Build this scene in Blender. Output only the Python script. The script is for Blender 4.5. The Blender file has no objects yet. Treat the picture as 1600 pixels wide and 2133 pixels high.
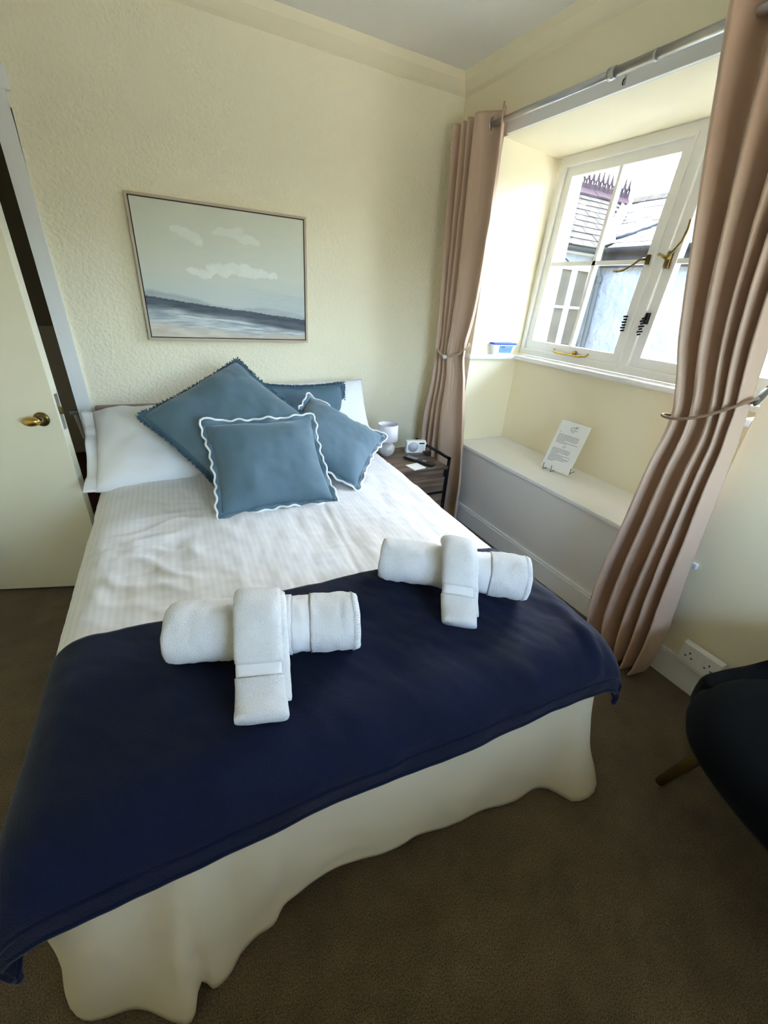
import bpy, bmesh, math, random
from mathutils import Vector, Matrix, noise

random.seed(7)
S = bpy.context.scene
COL = S.collection
PI = math.pi

# ------------------------------------------------------------------ camera
CAM = bpy.data.cameras.new('camera')
cam = bpy.data.objects.new('camera', CAM)
COL.objects.link(cam)
S.camera = cam
CAM.sensor_fit = 'HORIZONTAL'
CAM.sensor_width = 36.0
CAM.lens = 878.65 / 1600 * 36.0
CAM.clip_start = 0.02
_p, _y, _r = (math.radians(v) for v in (27.249, 29.111, 4.268))
_F = Vector((math.sin(_y) * math.cos(_p), math.cos(_y) * math.cos(_p), -math.sin(_p)))
_R0 = Vector((math.cos(_y), -math.sin(_y), 0))
_U0 = _R0.cross(_F)
_R = math.cos(_r) * _R0 + math.sin(_r) * _U0
_U = -math.sin(_r) * _R0 + math.cos(_r) * _U0
cam.matrix_world = Matrix(((_R.x, _U.x, -_F.x, -0.287), (_R.y, _U.y, -_F.y, -2.726), (_R.z, _U.z, -_F.z, 1.45), (0, 0, 0, 1)))

# ------------------------------------------------------------------ sky, sun, exposure
SUN_EL, SUN_AZ = math.radians(58), math.radians(35)      # direction towards the sun: over the neighbour's wing, the deepened, unseen eaves keep it off the window
world = bpy.data.worlds.new('sky')
S.world = world
world.use_nodes = True
wn = world.node_tree
wn.nodes.clear()
sky = wn.nodes.new('ShaderNodeTexSky')
sky.sky_type = 'NISHITA'
sky.sun_disc = False
sky.sun_elevation = SUN_EL
sky.sun_rotation = PI / 2 - SUN_AZ
sky.air_density = 1.0
sky.dust_density = 4.0
sky.ozone_density = 1.0
bg = wn.nodes.new('ShaderNodeBackground')
bg.inputs[1].default_value = 1.0
wo = wn.nodes.new('ShaderNodeOutputWorld')
wn.links.new(sky.outputs[0], bg.inputs[0])
wn.links.new(bg.outputs[0], wo.inputs[0])

sl = bpy.data.lights.new('sun', 'SUN')
sl.energy = 4.5
sl.color = (1.0, 0.93, 0.82)
sl.angle = math.radians(0.6)
sun = bpy.data.objects.new('sun', sl)
COL.objects.link(sun)
sd = Vector((math.cos(SUN_AZ) * math.cos(SUN_EL), math.sin(SUN_AZ) * math.cos(SUN_EL), math.sin(SUN_EL)))
sun.rotation_euler = sd.to_track_quat('Z', 'Y').to_euler()
sun.location = sd * 20

pl = bpy.data.lights.new('window_portal', 'AREA')
pl.shape = 'RECTANGLE'
pl.size, pl.size_y = 1.66, 1.12
pl.cycles.is_portal = True
po = bpy.data.objects.new('window_portal', pl)
COL.objects.link(po)
po.location = (2.2, -1.155, 1.69)
po.rotation_euler = Vector((1, 0, 0)).to_track_quat('Z', 'Y').to_euler()   # light goes along -Z = into the room

pl = bpy.data.lights.new('fill_window_portal', 'AREA')  # portal for the fill window added behind the viewpoint
pl.shape = 'RECTANGLE'
pl.size, pl.size_y = 1.25, 1.15
pl.cycles.is_portal = True
po = bpy.data.objects.new('fill_window_portal', pl)
COL.objects.link(po)
po.location = (0.625, -3.89, 1.575)
po.rotation_euler = (math.radians(90), 0, 0)

vs = S.view_settings
vs.view_transform = 'Standard'
vs.look = 'None'
vs.gamma = 1.0
vs.use_curve_mapping = False
vs.exposure = 3.15
S.cycles.max_bounces = 8
S.cycles.diffuse_bounces = 6
S.cycles.transparent_max_bounces = 16
S.cycles.sample_clamp_indirect = 12.0

# ------------------------------------------------------------------ helpers
ORG = {}          # world origin of each unrotated object that parents others


def srgb(r, g, b):
    f = lambda c: (c / 255 / 12.92) if c / 255 <= 0.04045 else ((c / 255 + 0.055) / 1.055) ** 2.4
    return (f(r), f(g), f(b))


def mat(name, col, rough=0.6, metal=0.0, bump=None, var=None, sheen=0.0, spec=None, coat=0.0):
    """bump=(scale, strength, distance[, detail]); var=(scale, other colour, contrast)"""
    m = bpy.data.materials.new(name)
    m.use_nodes = True
    nt = m.node_tree
    b = nt.nodes['Principled BSDF']
    b.inputs['Base Color'].default_value = (*col, 1)
    b.inputs['Roughness'].default_value = rough
    b.inputs['Metallic'].default_value = metal
    if spec is not None:
        b.inputs['Specular IOR Level'].default_value = spec
    if sheen:
        b.inputs['Sheen Weight'].default_value = sheen
        b.inputs['Sheen Roughness'].default_value = 0.4
    if coat:
        b.inputs['Coat Weight'].default_value = coat
    tc = nt.nodes.new('ShaderNodeTexCoord')
    if var:
        n = nt.nodes.new('ShaderNodeTexNoise')
        n.inputs['Scale'].default_value = var[0]
        n.inputs['Detail'].default_value = 5
        r = nt.nodes.new('ShaderNodeValToRGB')
        c = var[2] if len(var) > 2 else 0.2
        r.color_ramp.elements[0].position = 0.5 - c
        r.color_ramp.elements[1].position = 0.5 + c
        r.color_ramp.elements[0].color = (*col, 1)
        r.color_ramp.elements[1].color = (*var[1], 1)
        nt.links.new(tc.outputs['Object'], n.inputs['Vector'])
        nt.links.new(n.outputs['Fac'], r.inputs['Fac'])
        nt.links.new(r.outputs['Color'], b.inputs['Base Color'])
    if bump:
        n = nt.nodes.new('ShaderNodeTexNoise')
        n.inputs['Scale'].default_value = bump[0]
        n.inputs['Detail'].default_value = bump[3] if len(bump) > 3 else 3
        bp = nt.nodes.new('ShaderNodeBump')
        bp.inputs['Strength'].default_value = bump[1]
        bp.inputs['Distance'].default_value = bump[2]
        nt.links.new(tc.outputs['Object'], n.inputs['Vector'])
        nt.links.new(n.outputs['Fac'], bp.inputs['Height'])
        nt.links.new(bp.outputs['Normal'], b.inputs['Normal'])
    return m


def link(o, parent=None):
    COL.objects.link(o)
    if parent is not None:
        o.parent = parent
    return o


def tag(o, label, cat, group=None):
    o['label'] = label
    o['category'] = cat
    if group:
        o['group'] = group
    return o


def thing(name, label, cat, loc, rot=None, group=None):
    o = bpy.data.objects.new(name, None)
    o.empty_display_size = 0.05
    link(o)
    o.location = loc
    ORG[o] = Vector(loc)
    if rot is not None:
        if isinstance(rot, Matrix):
            o.rotation_euler = rot.to_euler()
        else:
            o.rotation_euler = rot
        ORG[o] = Vector((0, 0, 0))     # children of a turned thing are given in its own coordinates
    return tag(o, label, cat, group)


def mk(name, verts, faces, m, parent=None, smooth=False, recalc=True):
    """mesh from world coordinates (or, under a turned thing, from its own coordinates)"""
    vs_ = [Vector(v) for v in verts]
    if parent is None:
        lo = Vector((min(v.x for v in vs_), min(v.y for v in vs_), min(v.z for v in vs_)))
        hi = Vector((max(v.x for v in vs_), max(v.y for v in vs_), max(v.z for v in vs_)))
        off = Vector(((lo.x + hi.x) / 2, (lo.y + hi.y) / 2, lo.z))
    else:
        off = ORG[parent]
    me = bpy.data.meshes.new(name)
    me.from_pydata([v - off for v in vs_], [], faces)
    if recalc:
        bm = bmesh.new()
        bm.from_mesh(me)
        bmesh.ops.recalc_face_normals(bm, faces=bm.faces)
        bm.to_mesh(me)
        bm.free()
    if smooth:
        for p in me.polygons:
            p.use_smooth = True
    me.materials.append(m)
    o = bpy.data.objects.new(name, me)
    link(o, parent)
    if parent is None:
        o.location = off
    ORG[o] = off
    return o


class MB:
    def __init__(s):
        s.v, s.f = [], []

    def add(s, v, f):
        k = len(s.v)
        s.v += [tuple(q) for q in v]
        s.f += [tuple(i + k for i in q) for q in f]
        return s

    def box(s, x0, x1, y0, y1, z0, z1, bev=0.0):
        if bev <= 0:
            v = [(x, y, z) for z in (z0, z1) for y in (y0, y1) for x in (x0, x1)]
            return s.add(v, [(0, 2, 3, 1), (4, 5, 7, 6), (0, 1, 5, 4), (2, 6, 7, 3), (0, 4, 6, 2), (1, 3, 7, 5)])
        bm = bmesh.new()
        bmesh.ops.create_cube(bm, size=1)
        for q in bm.verts:
            q.co = Vector(((x0 + x1) / 2 + q.co.x * (x1 - x0), (y0 + y1) / 2 + q.co.y * (y1 - y0), (z0 + z1) / 2 + q.co.z * (z1 - z0)))
        bmesh.ops.bevel(bm, geom=bm.edges[:], offset=bev, segments=2, profile=0.6, affect='EDGES')
        bm.verts.ensure_lookup_table()
        bm.verts.index_update()
        s.add([q.co[:] for q in bm.verts], [[q.index for q in fc.verts] for fc in bm.faces])
        bm.free()
        return s

    def prism(s, poly, z0, z1):
        n = len(poly)
        v = [(x, y, z0) for x, y in poly] + [(x, y, z1) for x, y in poly]
        f = [tuple(range(n))[::-1], tuple(range(n, 2 * n))] + [(i, (i + 1) % n, n + (i + 1) % n, n + i) for i in range(n)]
        return s.add(v, f)

    def extrude(s, poly3, d):
        n = len(poly3)
        d = Vector(d)
        v = [Vector(q) for q in poly3] + [Vector(q) + d for q in poly3]
        f = [tuple(range(n))[::-1], tuple(range(n, 2 * n))] + [(i, (i + 1) % n, n + (i + 1) % n, n + i) for i in range(n)]
        return s.add(v, f)

    def tube(s, path, r, n=8, closed=False, cap=True):
        path = [Vector(q) for q in path]
        k = len(path)
        rr = r if isinstance(r, (list, tuple)) else [r] * k
        vs_, fs = [], []
        t0 = (path[1] - path[0]).normalized()
        ref = Vector((0, 0, 1)) if abs(t0.z) < 0.9 else Vector((1, 0, 0))
        u = t0.cross(ref).normalized()
        for i in range(k):
            if closed:
                t = (path[(i + 1) % k] - path[i - 1]).normalized()
            else:
                t = (path[min(i + 1, k - 1)] - path[max(i - 1, 0)]).normalized()
            u = (u - t * u.dot(t)).normalized()
            w = t.cross(u)
            for j in range(n):
                a = 2 * PI * j / n
                vs_.append(path[i] + rr[i] * (math.cos(a) * u + math.sin(a) * w))
        for i in range(k if closed else k - 1):
            i2 = (i + 1) % k
            for j in range(n):
                j2 = (j + 1) % n
                fs.append((i * n + j, i * n + j2, i2 * n + j2, i2 * n + j))
        if cap and not closed:
            fs.append(tuple(range(n))[::-1])
            fs.append(tuple((k - 1) * n + j for j in range(n)))
        return s.add(vs_, fs)

    def lathe(s, prof, c, n=32):
        vs_, fs = [], []
        for r, z in prof:
            for j in range(n):
                a = 2 * PI * j / n
                vs_.append((c[0] + r * math.cos(a), c[1] + r * math.sin(a), c[2] + z))
        for i in range(len(prof) - 1):
            for j in range(n):
                j2 = (j + 1) % n
                fs.append((i * n + j, i * n + j2, (i + 1) * n + j2, (i + 1) * n + j))
        return s.add(vs_, fs)

    def grid(s, fn, nu, nv):
        vs_ = [fn(i / nu, j / nv) for j in range(nv + 1) for i in range(nu + 1)]
        fs = [(j * (nu + 1) + i, j * (nu + 1) + i + 1, (j + 1) * (nu + 1) + i + 1, (j + 1) * (nu + 1) + i) for j in range(nv) for i in range(nu)]
        return s.add(vs_, fs)

    def build(s, name, m, parent=None, smooth=False, recalc=True):
        return mk(name, s.v, s.f, m, parent, smooth, recalc)


def box(name, x0, x1, y0, y1, z0, z1, m, parent=None, bev=0.0):
    return MB().box(x0, x1, y0, y1, z0, z1, bev).build(name, m, parent)


def struct(o):
    o['kind'] = 'structure'
    return o


def solid(o, t, off=0.0):
    md = o.modifiers.new('thickness', 'SOLIDIFY')
    md.thickness = t
    md.offset = off
    return o


def nz(x, y, z=0.0, sc=1.0, det=3):
    return noise.fractal(Vector((x * sc, y * sc, z * sc)), 1.0, 2.0, det)


def lerp(a, b, t):
    return a + (b - a) * t


def sstep(a, b, x):
    t = min(1, max(0, (x - a) / (b - a)))
    return t * t * (3 - 2 * t)


def interp(rows, z):
    """rows sorted by first column, smooth (Catmull-Rom) interpolation of the other columns"""
    if z <= rows[0][0]:
        return rows[0][1:]
    if z >= rows[-1][0]:
        return rows[-1][1:]
    for i in range(len(rows) - 1):
        if rows[i][0] <= z <= rows[i + 1][0]:
            break
    a, b = rows[i], rows[i + 1]
    t = (z - a[0]) / (b[0] - a[0])
    p0 = rows[max(i - 1, 0)]
    p3 = rows[min(i + 2, len(rows) - 1)]
    out = []
    for k in range(1, len(a)):
        m1 = (b[k] - p0[k]) / max(1e-6, b[0] - p0[0]) * (b[0] - a[0])
        m2 = (p3[k] - a[k]) / max(1e-6, p3[0] - a[0]) * (b[0] - a[0])
        out.append((2 * t ** 3 - 3 * t ** 2 + 1) * a[k] + (t ** 3 - 2 * t ** 2 + t) * m1 + (-2 * t ** 3 + 3 * t ** 2) * b[k] + (t ** 3 - t ** 2) * m2)
    return out


# ------------------------------------------------------------------ materials
M_WALL = mat('cream_wallpaper', srgb(241,233,206), 0.62, bump=(70, 0.8, 0.006, 2))
M_WALLS = mat('cream_paint_smooth', srgb(240, 231, 202), 0.6, bump=(30, 0.15, 0.003))
M_CEIL = mat('white_ceiling_paint', srgb(240, 239, 232), 0.7, bump=(20, 0.1, 0.003))
M_TRIM = mat('white_gloss_paint', srgb(235, 235, 233), 0.32)
M_DOOR = mat('cream_gloss_paint', srgb(226, 220, 196), 0.38)
M_HALL = mat('hall_wall_paint', srgb(170, 160, 130), 0.6)
M_HALLF = mat('red_brown_hall_carpet', srgb(120, 66, 44), 0.9)
M_SEATP = mat('grey_white_panel_paint', srgb(224, 222, 218), 0.4)
M_GLASSY = None
M_BRASS = mat('brass', srgb(200, 165, 90), 0.25, 1.0)
M_BRASSD = mat('aged_brass', srgb(150, 125, 70), 0.3, 1.0, var=(40, srgb(90, 75, 45)))
M_IRON = mat('black_iron', srgb(25, 24, 24), 0.45, 0.6)
M_CHROME = mat('brushed_steel', srgb(195, 195, 198), 0.3, 1.0)
M_BLACK = mat('black_plastic', srgb(22, 23, 26), 0.4)
M_WPL = mat('white_plastic', srgb(235, 235, 232), 0.35)
M_GREYPL = mat('grey_speaker_mesh', srgb(185, 188, 194), 0.6, bump=(600, 0.4, 0.001))
M_DUVET = None
M_COTTON = mat('white_cotton', srgb(230, 230, 230), 0.75, bump=(160, 0.05, 0.002), sheen=0.15)
M_VAL = mat('ivory_valance_cotton', srgb(208, 194, 164), 0.75, bump=(60, 0.08, 0.004))
M_TOWEL = mat('white_terry', srgb(238, 237, 236), 0.95, bump=(420, 1.0, 0.005, 3), sheen=0.1, spec=0.1)
M_TBAND = mat('white_woven_band', srgb(222, 221, 220), 0.7, bump=(240, 0.2, 0.002))
M_NAVY = mat('navy_fleece', srgb(9, 18, 47), 0.85, bump=(260, 0.4, 0.003), var=(5, srgb(6, 12, 32), 0.25), sheen=0.12, spec=0.2)
M_TEAL = mat('blue_teal_velvet', srgb(90, 114, 128), 0.8, bump=(9, 0.2, 0.02), var=(6, srgb(76, 101, 112), 0.25), sheen=0.3)
M_FRINGE = mat('blue_teal_fringe', srgb(66, 92, 106), 0.9, sheen=0.3)
M_PIPE = mat('white_piping', srgb(226, 228, 226), 0.7)
M_CURT = mat('dusky_pink_curtain', srgb(198, 169, 147), 0.55, bump=(70, 0.06, 0.003), sheen=0.25)
M_ROPE = mat('beige_rope', srgb(196, 178, 150), 0.7, bump=(400, 0.5, 0.002))
M_ROPEB = mat('brown_rope', srgb(150, 122, 98), 0.7, bump=(400, 0.5, 0.002))
M_ROPEG = mat('grey_rope_end', srgb(96, 94, 84), 0.6)
M_HEADB = mat('taupe_headboard', srgb(150, 128, 112), 0.7, bump=(120, 0.2, 0.002))
M_CHAIR = mat('dark_navy_velvet', srgb(7, 9, 14), 0.9, bump=(80, 0.1, 0.002), sheen=0.03, spec=0.15)
M_LEGW = mat('dark_gold_leg', srgb(104, 84, 46), 0.4, 0.5)
M_SHADE = mat('grey_white_lamp_shade', srgb(222, 216, 220), 0.8, bump=(300, 0.2, 0.001))
M_CERAM = mat('grey_glazed_ceramic', srgb(176, 174, 168), 0.18)
M_CARD = mat('white_card', srgb(236, 236, 233), 0.5)
M_INK = mat('grey_print', srgb(120, 122, 122), 0.6)
M_INKD = mat('dark_print', srgb(70, 72, 74), 0.6)
M_BLUE = mat('blue_plastic_lid', srgb(30, 70, 190), 0.35)
M_LABEL = mat('light_blue_label', srgb(120, 165, 205), 0.5)
M_CLEAR = mat('cloudy_tub_plastic', srgb(226, 230, 230), 0.3)
M_FRAME = mat('pale_wood_frame', srgb(190, 172, 148), 0.5)
M_SLIP = mat('dark_frame_gap', srgb(60, 52, 44), 0.6)
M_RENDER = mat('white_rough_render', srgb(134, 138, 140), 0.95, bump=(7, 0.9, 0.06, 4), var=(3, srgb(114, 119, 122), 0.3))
M_SLATE = mat('grey_slate', srgb(36, 38, 42), 0.9, var=(5, srgb(58, 54, 48), 0.25), bump=(30, 0.3, 0.01), spec=0.0)
M_SLATE_LIT = mat('sunlit_tone_slate', srgb(112, 110, 106), 0.8, var=(5, srgb(90, 89, 86), 0.25), bump=(30, 0.3, 0.01), spec=0.1)  # paler copy of the slate: sun on the right roof put into the colour
M_RIDGE = mat('mauve_clay_ridge', srgb(58, 44, 46), 0.85, var=(8, srgb(44, 38, 42), 0.2), spec=0.0)
M_LEAD = mat('grey_lead', srgb(60, 64, 68), 0.6, spec=0.2)
M_GUT = mat('dark_gutter', srgb(38, 39, 41), 0.6, spec=0.2)
M_PIPEG = mat('grey_downpipe', srgb(70, 74, 74), 0.6, spec=0.1)
M_DGLASS = mat('dark_house_glass', srgb(70, 62, 50), 0.2, var=(4, srgb(92, 82, 66), 0.2))
M_GROUND = mat('courtyard_ground', srgb(120, 116, 108), 0.9)
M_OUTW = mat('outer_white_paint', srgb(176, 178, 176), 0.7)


def carpet():
    m = bpy.data.materials.new('brown_carpet')
    m.use_nodes = True
    nt = m.node_tree
    b = nt.nodes['Principled BSDF']
    b.inputs['Roughness'].default_value = 0.95
    b.inputs['Specular IOR Level'].default_value = 0.1
    b.inputs['Sheen Weight'].default_value = 0.2
    tc = nt.nodes.new('ShaderNodeTexCoord')
    n1 = nt.nodes.new('ShaderNodeTexNoise')
    n1.inputs['Scale'].default_value = 300
    n1.inputs['Detail'].default_value = 4
    n2 = nt.nodes.new('ShaderNodeTexNoise')
    n2.inputs['Scale'].default_value = 9
    n2.inputs['Detail'].default_value = 6
    r1 = nt.nodes.new('ShaderNodeValToRGB')
    r1.color_ramp.elements[0].position = 0.3
    r1.color_ramp.elements[1].position = 0.72
    r1.color_ramp.elements[0].color = (*srgb(60, 49, 34), 1)
    r1.color_ramp.elements[1].color = (*srgb(128, 108, 80), 1)
    r2 = nt.nodes.new('ShaderNodeValToRGB')
    r2.color_ramp.elements[0].position = 0.35
    r2.color_ramp.elements[1].position = 0.65
    r2.color_ramp.elements[0].color = (0.78, 0.78, 0.78, 1)
    r2.color_ramp.elements[1].color = (1.08, 1.08, 1.08, 1)
    mx = nt.nodes.new('ShaderNodeMixRGB')
    mx.blend_type = 'MULTIPLY'
    mx.inputs[0].default_value = 1
    bp = nt.nodes.new('ShaderNodeBump')
    bp.inputs['Strength'].default_value = 0.8
    bp.inputs['Distance'].default_value = 0.006
    L = nt.links.new
    L(tc.outputs['Object'], n1.inputs['Vector'])
    L(tc.outputs['Object'], n2.inputs['Vector'])
    L(n1.outputs['Fac'], r1.inputs['Fac'])
    L(n2.outputs['Fac'], r2.inputs['Fac'])
    L(r1.outputs['Color'], mx.inputs[1])
    L(r2.outputs['Color'], mx.inputs[2])
    L(mx.outputs['Color'], b.inputs['Base Color'])
    L(n1.outputs['Fac'], bp.inputs['Height'])
    L(bp.outputs['Normal'], b.inputs['Normal'])
    return m


def striped(name, col, axis_scale):
    """white sateen with faint satin stripes running along the bed"""
    m = bpy.data.materials.new(name)
    m.use_nodes = True
    nt = m.node_tree
    b = nt.nodes['Principled BSDF']
    b.inputs['Sheen Weight'].default_value = 0.1
    tc = nt.nodes.new('ShaderNodeTexCoord')
    mp = nt.nodes.new('ShaderNodeMapping')
    mp.inputs['Rotation'].default_value = (0, 0, math.radians(2.6))
    w = nt.nodes.new('ShaderNodeTexWave')
    w.wave_type = 'BANDS'
    w.bands_direction = 'X'
    w.inputs['Scale'].default_value = axis_scale
    r = nt.nodes.new('ShaderNodeValToRGB')
    r.color_ramp.elements[0].position = 0.42
    r.color_ramp.elements[1].position = 0.58
    r.color_ramp.elements[0].color = (*[c * 0.955 for c in col], 1)
    r.color_ramp.elements[1].color = (*col, 1)
    mr = nt.nodes.new('ShaderNodeMapRange')
    mr.inputs['To Min'].default_value = 0.75
    mr.inputs['To Max'].default_value = 0.42
    L = nt.links.new
    L(tc.outputs['Object'], mp.inputs['Vector'])
    L(mp.outputs['Vector'], w.inputs['Vector'])
    L(w.outputs['Fac'], r.inputs['Fac'])
    L(r.outputs['Color'], b.inputs['Base Color'])
    L(w.outputs['Fac'], mr.inputs['Value'])
    L(mr.outputs['Result'], b.inputs['Roughness'])
    return m


def wood(name, c1, c2, scale=(1, 14, 14), rough=0.55):
    m = bpy.data.materials.new(name)
    m.use_nodes = True
    nt = m.node_tree
    b = nt.nodes['Principled BSDF']
    b.inputs['Roughness'].default_value = rough
    tc = nt.nodes.new('ShaderNodeTexCoord')
    mp = nt.nodes.new('ShaderNodeMapping')
    mp.inputs['Scale'].default_value = scale
    n = nt.nodes.new('ShaderNodeTexNoise')
    n.inputs['Scale'].default_value = 3.0
    n.inputs['Detail'].default_value = 6
    r = nt.nodes.new('ShaderNodeValToRGB')
    r.color_ramp.elements[0].position = 0.35
    r.color_ramp.elements[1].position = 0.68
    r.color_ramp.elements[0].color = (*c1, 1)
    r.color_ramp.elements[1].color = (*c2, 1)
    L = nt.links.new
    L(tc.outputs['Object'], mp.inputs['Vector'])
    L(mp.outputs['Vector'], n.inputs['Vector'])
    L(n.outputs['Fac'], r.inputs['Fac'])
    L(r.outputs['Color'], b.inputs['Base Color'])
    return m


def pane_glass():
    m = bpy.data.materials.new('window_glass')
    m.use_nodes = True
    nt = m.node_tree
    nt.nodes.clear()
    o = nt.nodes.new('ShaderNodeOutputMaterial')
    t = nt.nodes.new('ShaderNodeBsdfTransparent')
    t.inputs[0].default_value = (0.94, 0.97, 0.96, 1)
    g = nt.nodes.new('ShaderNodeBsdfGlossy')
    g.inputs['Roughness'].default_value = 0.02
    mx = nt.nodes.new('ShaderNodeMixShader')
    mx.inputs[0].default_value = 0.05
    nt.links.new(t.outputs[0], mx.inputs[1])
    nt.links.new(g.outputs[0], mx.inputs[2])
    nt.links.new(mx.outputs[0], o.inputs[0])
    return m


M_CARPET = carpet()
M_DUVET = striped('white_striped_sateen', srgb(220, 219, 218), 16)
M_RUSTIC = wood('rustic_brown_wood', srgb(62, 50, 42), srgb(128, 104, 84))
M_RUSTICD = wood('rustic_brown_wood_front', srgb(70, 56, 46), srgb(132, 108, 88), (1, 14, 14))
M_GLASS = pane_glass()

# ================================================================== ROOM
XR = 1.567           # room face of the window wall
XW = 2.06            # room face of the window frame
ZC = 2.57            # ceiling
YO0, YO1 = -0.40, -2.02       # sides of the window recess
ZL = 2.236           # lintel

struct(box('floor', -1.6, XR, -3.75, 0.0, -0.06, 0.0, M_CARPET))
struct(box('ceiling', -2.4, 2.3, -3.9, 1.9, ZC, ZC + 0.1, M_CEIL))
# back wall, to the right of the doorway and above it
wb = MB().box(-0.63, 2.3, 0.0, 0.16, 0.0, ZC).box(-1.6, -0.63, 0.0, 0.16, 2.02, ZC)
struct(wb.build('wall_back', M_WALL))
# window wall: pier by the back wall, pier to the right, strip above, block under the window
wr = MB()
wr.box(XR, 2.3, YO0, 0.0, 0.0, 1.125)
wr.prism([(XR, 0.0), (XR, YO0), (XW, -0.325), (2.3, -0.325), (2.3, 0.0)], 1.125, ZL)
wr.box(XR, 2.3, -3.75, YO1, 0.0, 1.125)
wr.prism([(XR, YO1), (XR, -3.75), (2.3, -3.75), (2.3, -1.985), (XW, -1.985)], 1.125, ZL)
wr.box(XR, 2.3, -3.75, 0.0, ZL, ZC)
wr.box(1.97, 2.3, YO1, YO0, 0.0, 1.12)
struct(wr.build('wall_right', M_WALLS))
struct(box('wall_left', -1.75, -1.45, -3.75, 0.16, 0.0, ZC, M_WALL))
FX0, FX1, FZ0, FZ1 = 0.0, 1.25, 1.0, 2.15          # added window, unseen behind the viewpoint, to let in fill light
struct(MB().box(-1.75, FX0, -3.9, -3.75, 0, ZC).box(FX1, 2.3, -3.9, -3.75, 0, ZC).box(FX0, FX1, -3.9, -3.75, 0, FZ0).box(FX0, FX1, -3.9, -3.75, FZ1, ZC).build('wall_front', M_WALL))
w2 = MB()
for a, b, c, d in ((FX0, FX0 + .06, FZ0, FZ1), (FX1 - .06, FX1, FZ0, FZ1), (FX0, FX1, FZ0, FZ0 + .06), (FX0, FX1, FZ1 - .06, FZ1), ((FX0 + FX1) / 2 - .03, (FX0 + FX1) / 2 + .03, FZ0, FZ1)):
    w2.box(a, b, -3.86, -3.80, c, d)
w2o = struct(w2.build('fill_window', M_TRIM))
for a, b in ((FX0 + .06, (FX0 + FX1) / 2 - .03), ((FX0 + FX1) / 2 + .03, FX1 - .06)):
    MB().box(a, b, -3.832, -3.828, FZ0 + .06, FZ1 - .06).build('pane', M_GLASS, w2o)

# cornices: a slim cove between wall and ceiling
def cornice(name, pts_fn, d):
    struct(MB().extrude(pts_fn, d).build(name, M_WALLS))


cornice('trim_1', [(-1.45, 0, 2.487), (-1.45, 0, ZC), (-1.45, -0.07, ZC), (-1.45, -0.058, 2.535), (-1.45, -0.02, 2.5)], (XR + 1.45, 0, 0))
cornice('trim_2', [(XR, -3.75, 2.487), (XR, -3.75, ZC), (XR - 0.07, -3.75, ZC), (XR - 0.058, -3.75, 2.535), (XR - 0.02, -3.75, 2.5)], (0, 3.75, 0))
# board on the lintel face behind the curtain pole
lb = struct(box('trim_3', XR - 0.018, XR, -2.0, -0.44, ZL, 2.292, M_TRIM, None, 0.002))
# baseboards
def baseb(name, x0, x1, y0, y1):
    b = MB().box(x0, x1, y0, y1, 0, 0.115)
    b.box(x0 + (0.004 if x1 - x0 < 0.1 else 0), x1, y0 + (0.004 if y1 - y0 < 0.1 else 0), y1, 0.115, 0.128)
    return struct(b.build(name, M_TRIM))


baseb('baseboard_back', -0.56, XR - 0.02, -0.018, 0)
baseb('baseboard_right', XR - 0.018, XR, -3.75, YO1 - 0.03)

# doorway in the back wall: architrave and jamb
arch = MB()
arch.prism([(-0.678, -0.018), (-0.614, -0.018), (-0.614, 0.0), (-0.678, 0.0)], 0.0, 2.07)
arch.box(-0.672, -0.617, 0.0, 0.17, 0.0, 2.03)
arch.box(-0.684, -0.672, 0.06, 0.12, 0.0, 2.01)
arch.v = [(x - 0.018 * (z - 0.9), y, z) for x, y, z in arch.v]
arch.box(-1.45, -0.617, -0.018, 0.0, 2.07, 2.15, 0.004)
arch.box(-1.45, -0.70, 0.0, 0.17, 2.02, 2.06)
doorfr = struct(arch.build('trim_4', M_TRIM))
box('strike_plate', -0.679, -0.6725, 0.02, 0.045, 0.86, 0.96, M_BRASSD, doorfr, 0.001)
# hall beyond
struct(box('floor_hall', -2.4, 0.3, 0.0, 1.9, -0.06, 0.0, M_HALLF))
struct(MB().box(-2.4, 0.3, 1.75, 1.9, 0, ZC).box(0.15, 0.3, 0.16, 1.75, 0, ZC).box(-2.4, -2.25, -0.3, 1.75, 0, ZC).box(-2.4, -1.7, -0.3, -0.2, 0, ZC).build('wall_hall', M_HALL))
struct(box('trim_5', -2.25, 0.15, 1.73, 1.75, 0.0, 1.05, M_DOOR))
hh = thing('hall_bracket', 'pale metal bracket with a hanging strap seen through the door gap', 'bracket', (-0.76, 0.155, 0.70))
MB().box(-0.74, -0.675, 0.125, 0.15, 0.735, 0.76, 0.004).build('bar', M_CHROME, hh)
MB().tube([(-0.715, 0.135, 0.74), (-0.710, 0.133, 0.70), (-0.706, 0.132, 0.65), (-0.702, 0.131, 0.60)], [0.011, 0.010, 0.008, 0.006], 8).build('strap', M_TRIM, hh)

# door leaf, ajar into the room
DH = Vector((-1.395, -0.30, 0))
DF = Vector((-0.660, -0.545, 0))
ddir = (DF - DH).normalized()
dn = Vector((-ddir.y, ddir.x, 0))        # away from the camera
door = thing('door_1', 'cream flush door standing ajar with brass knob handle', 'door', DH, (0, 0, math.atan2(ddir.y, ddir.x)))
door['kind'] = 'structure'
dw = (DF - DH).length
leaf = MB().box(0, dw, 0.0, 0.042, 0.012, 1.98, 0.002).build('leaf', M_DOOR, door)
MB().box(dw, dw + 0.0015, 0.009, 0.033, 0.83, 0.98).build('latch_plate', M_CHROME, door)
MB().box(dw + 0.0015, dw + 0.011, 0.014, 0.028, 0.895, 0.925, 0.002).build('latch_bolt', M_BRASSD, door)
hz, hx = 0.878, dw - 0.066
k = MB()
k2 = MB()
n = 24
prof = [(0.0, 0.0), (0.029, 0.0), (0.030, 0.006), (0.024, 0.010), (0.012, 0.012)]
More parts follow.
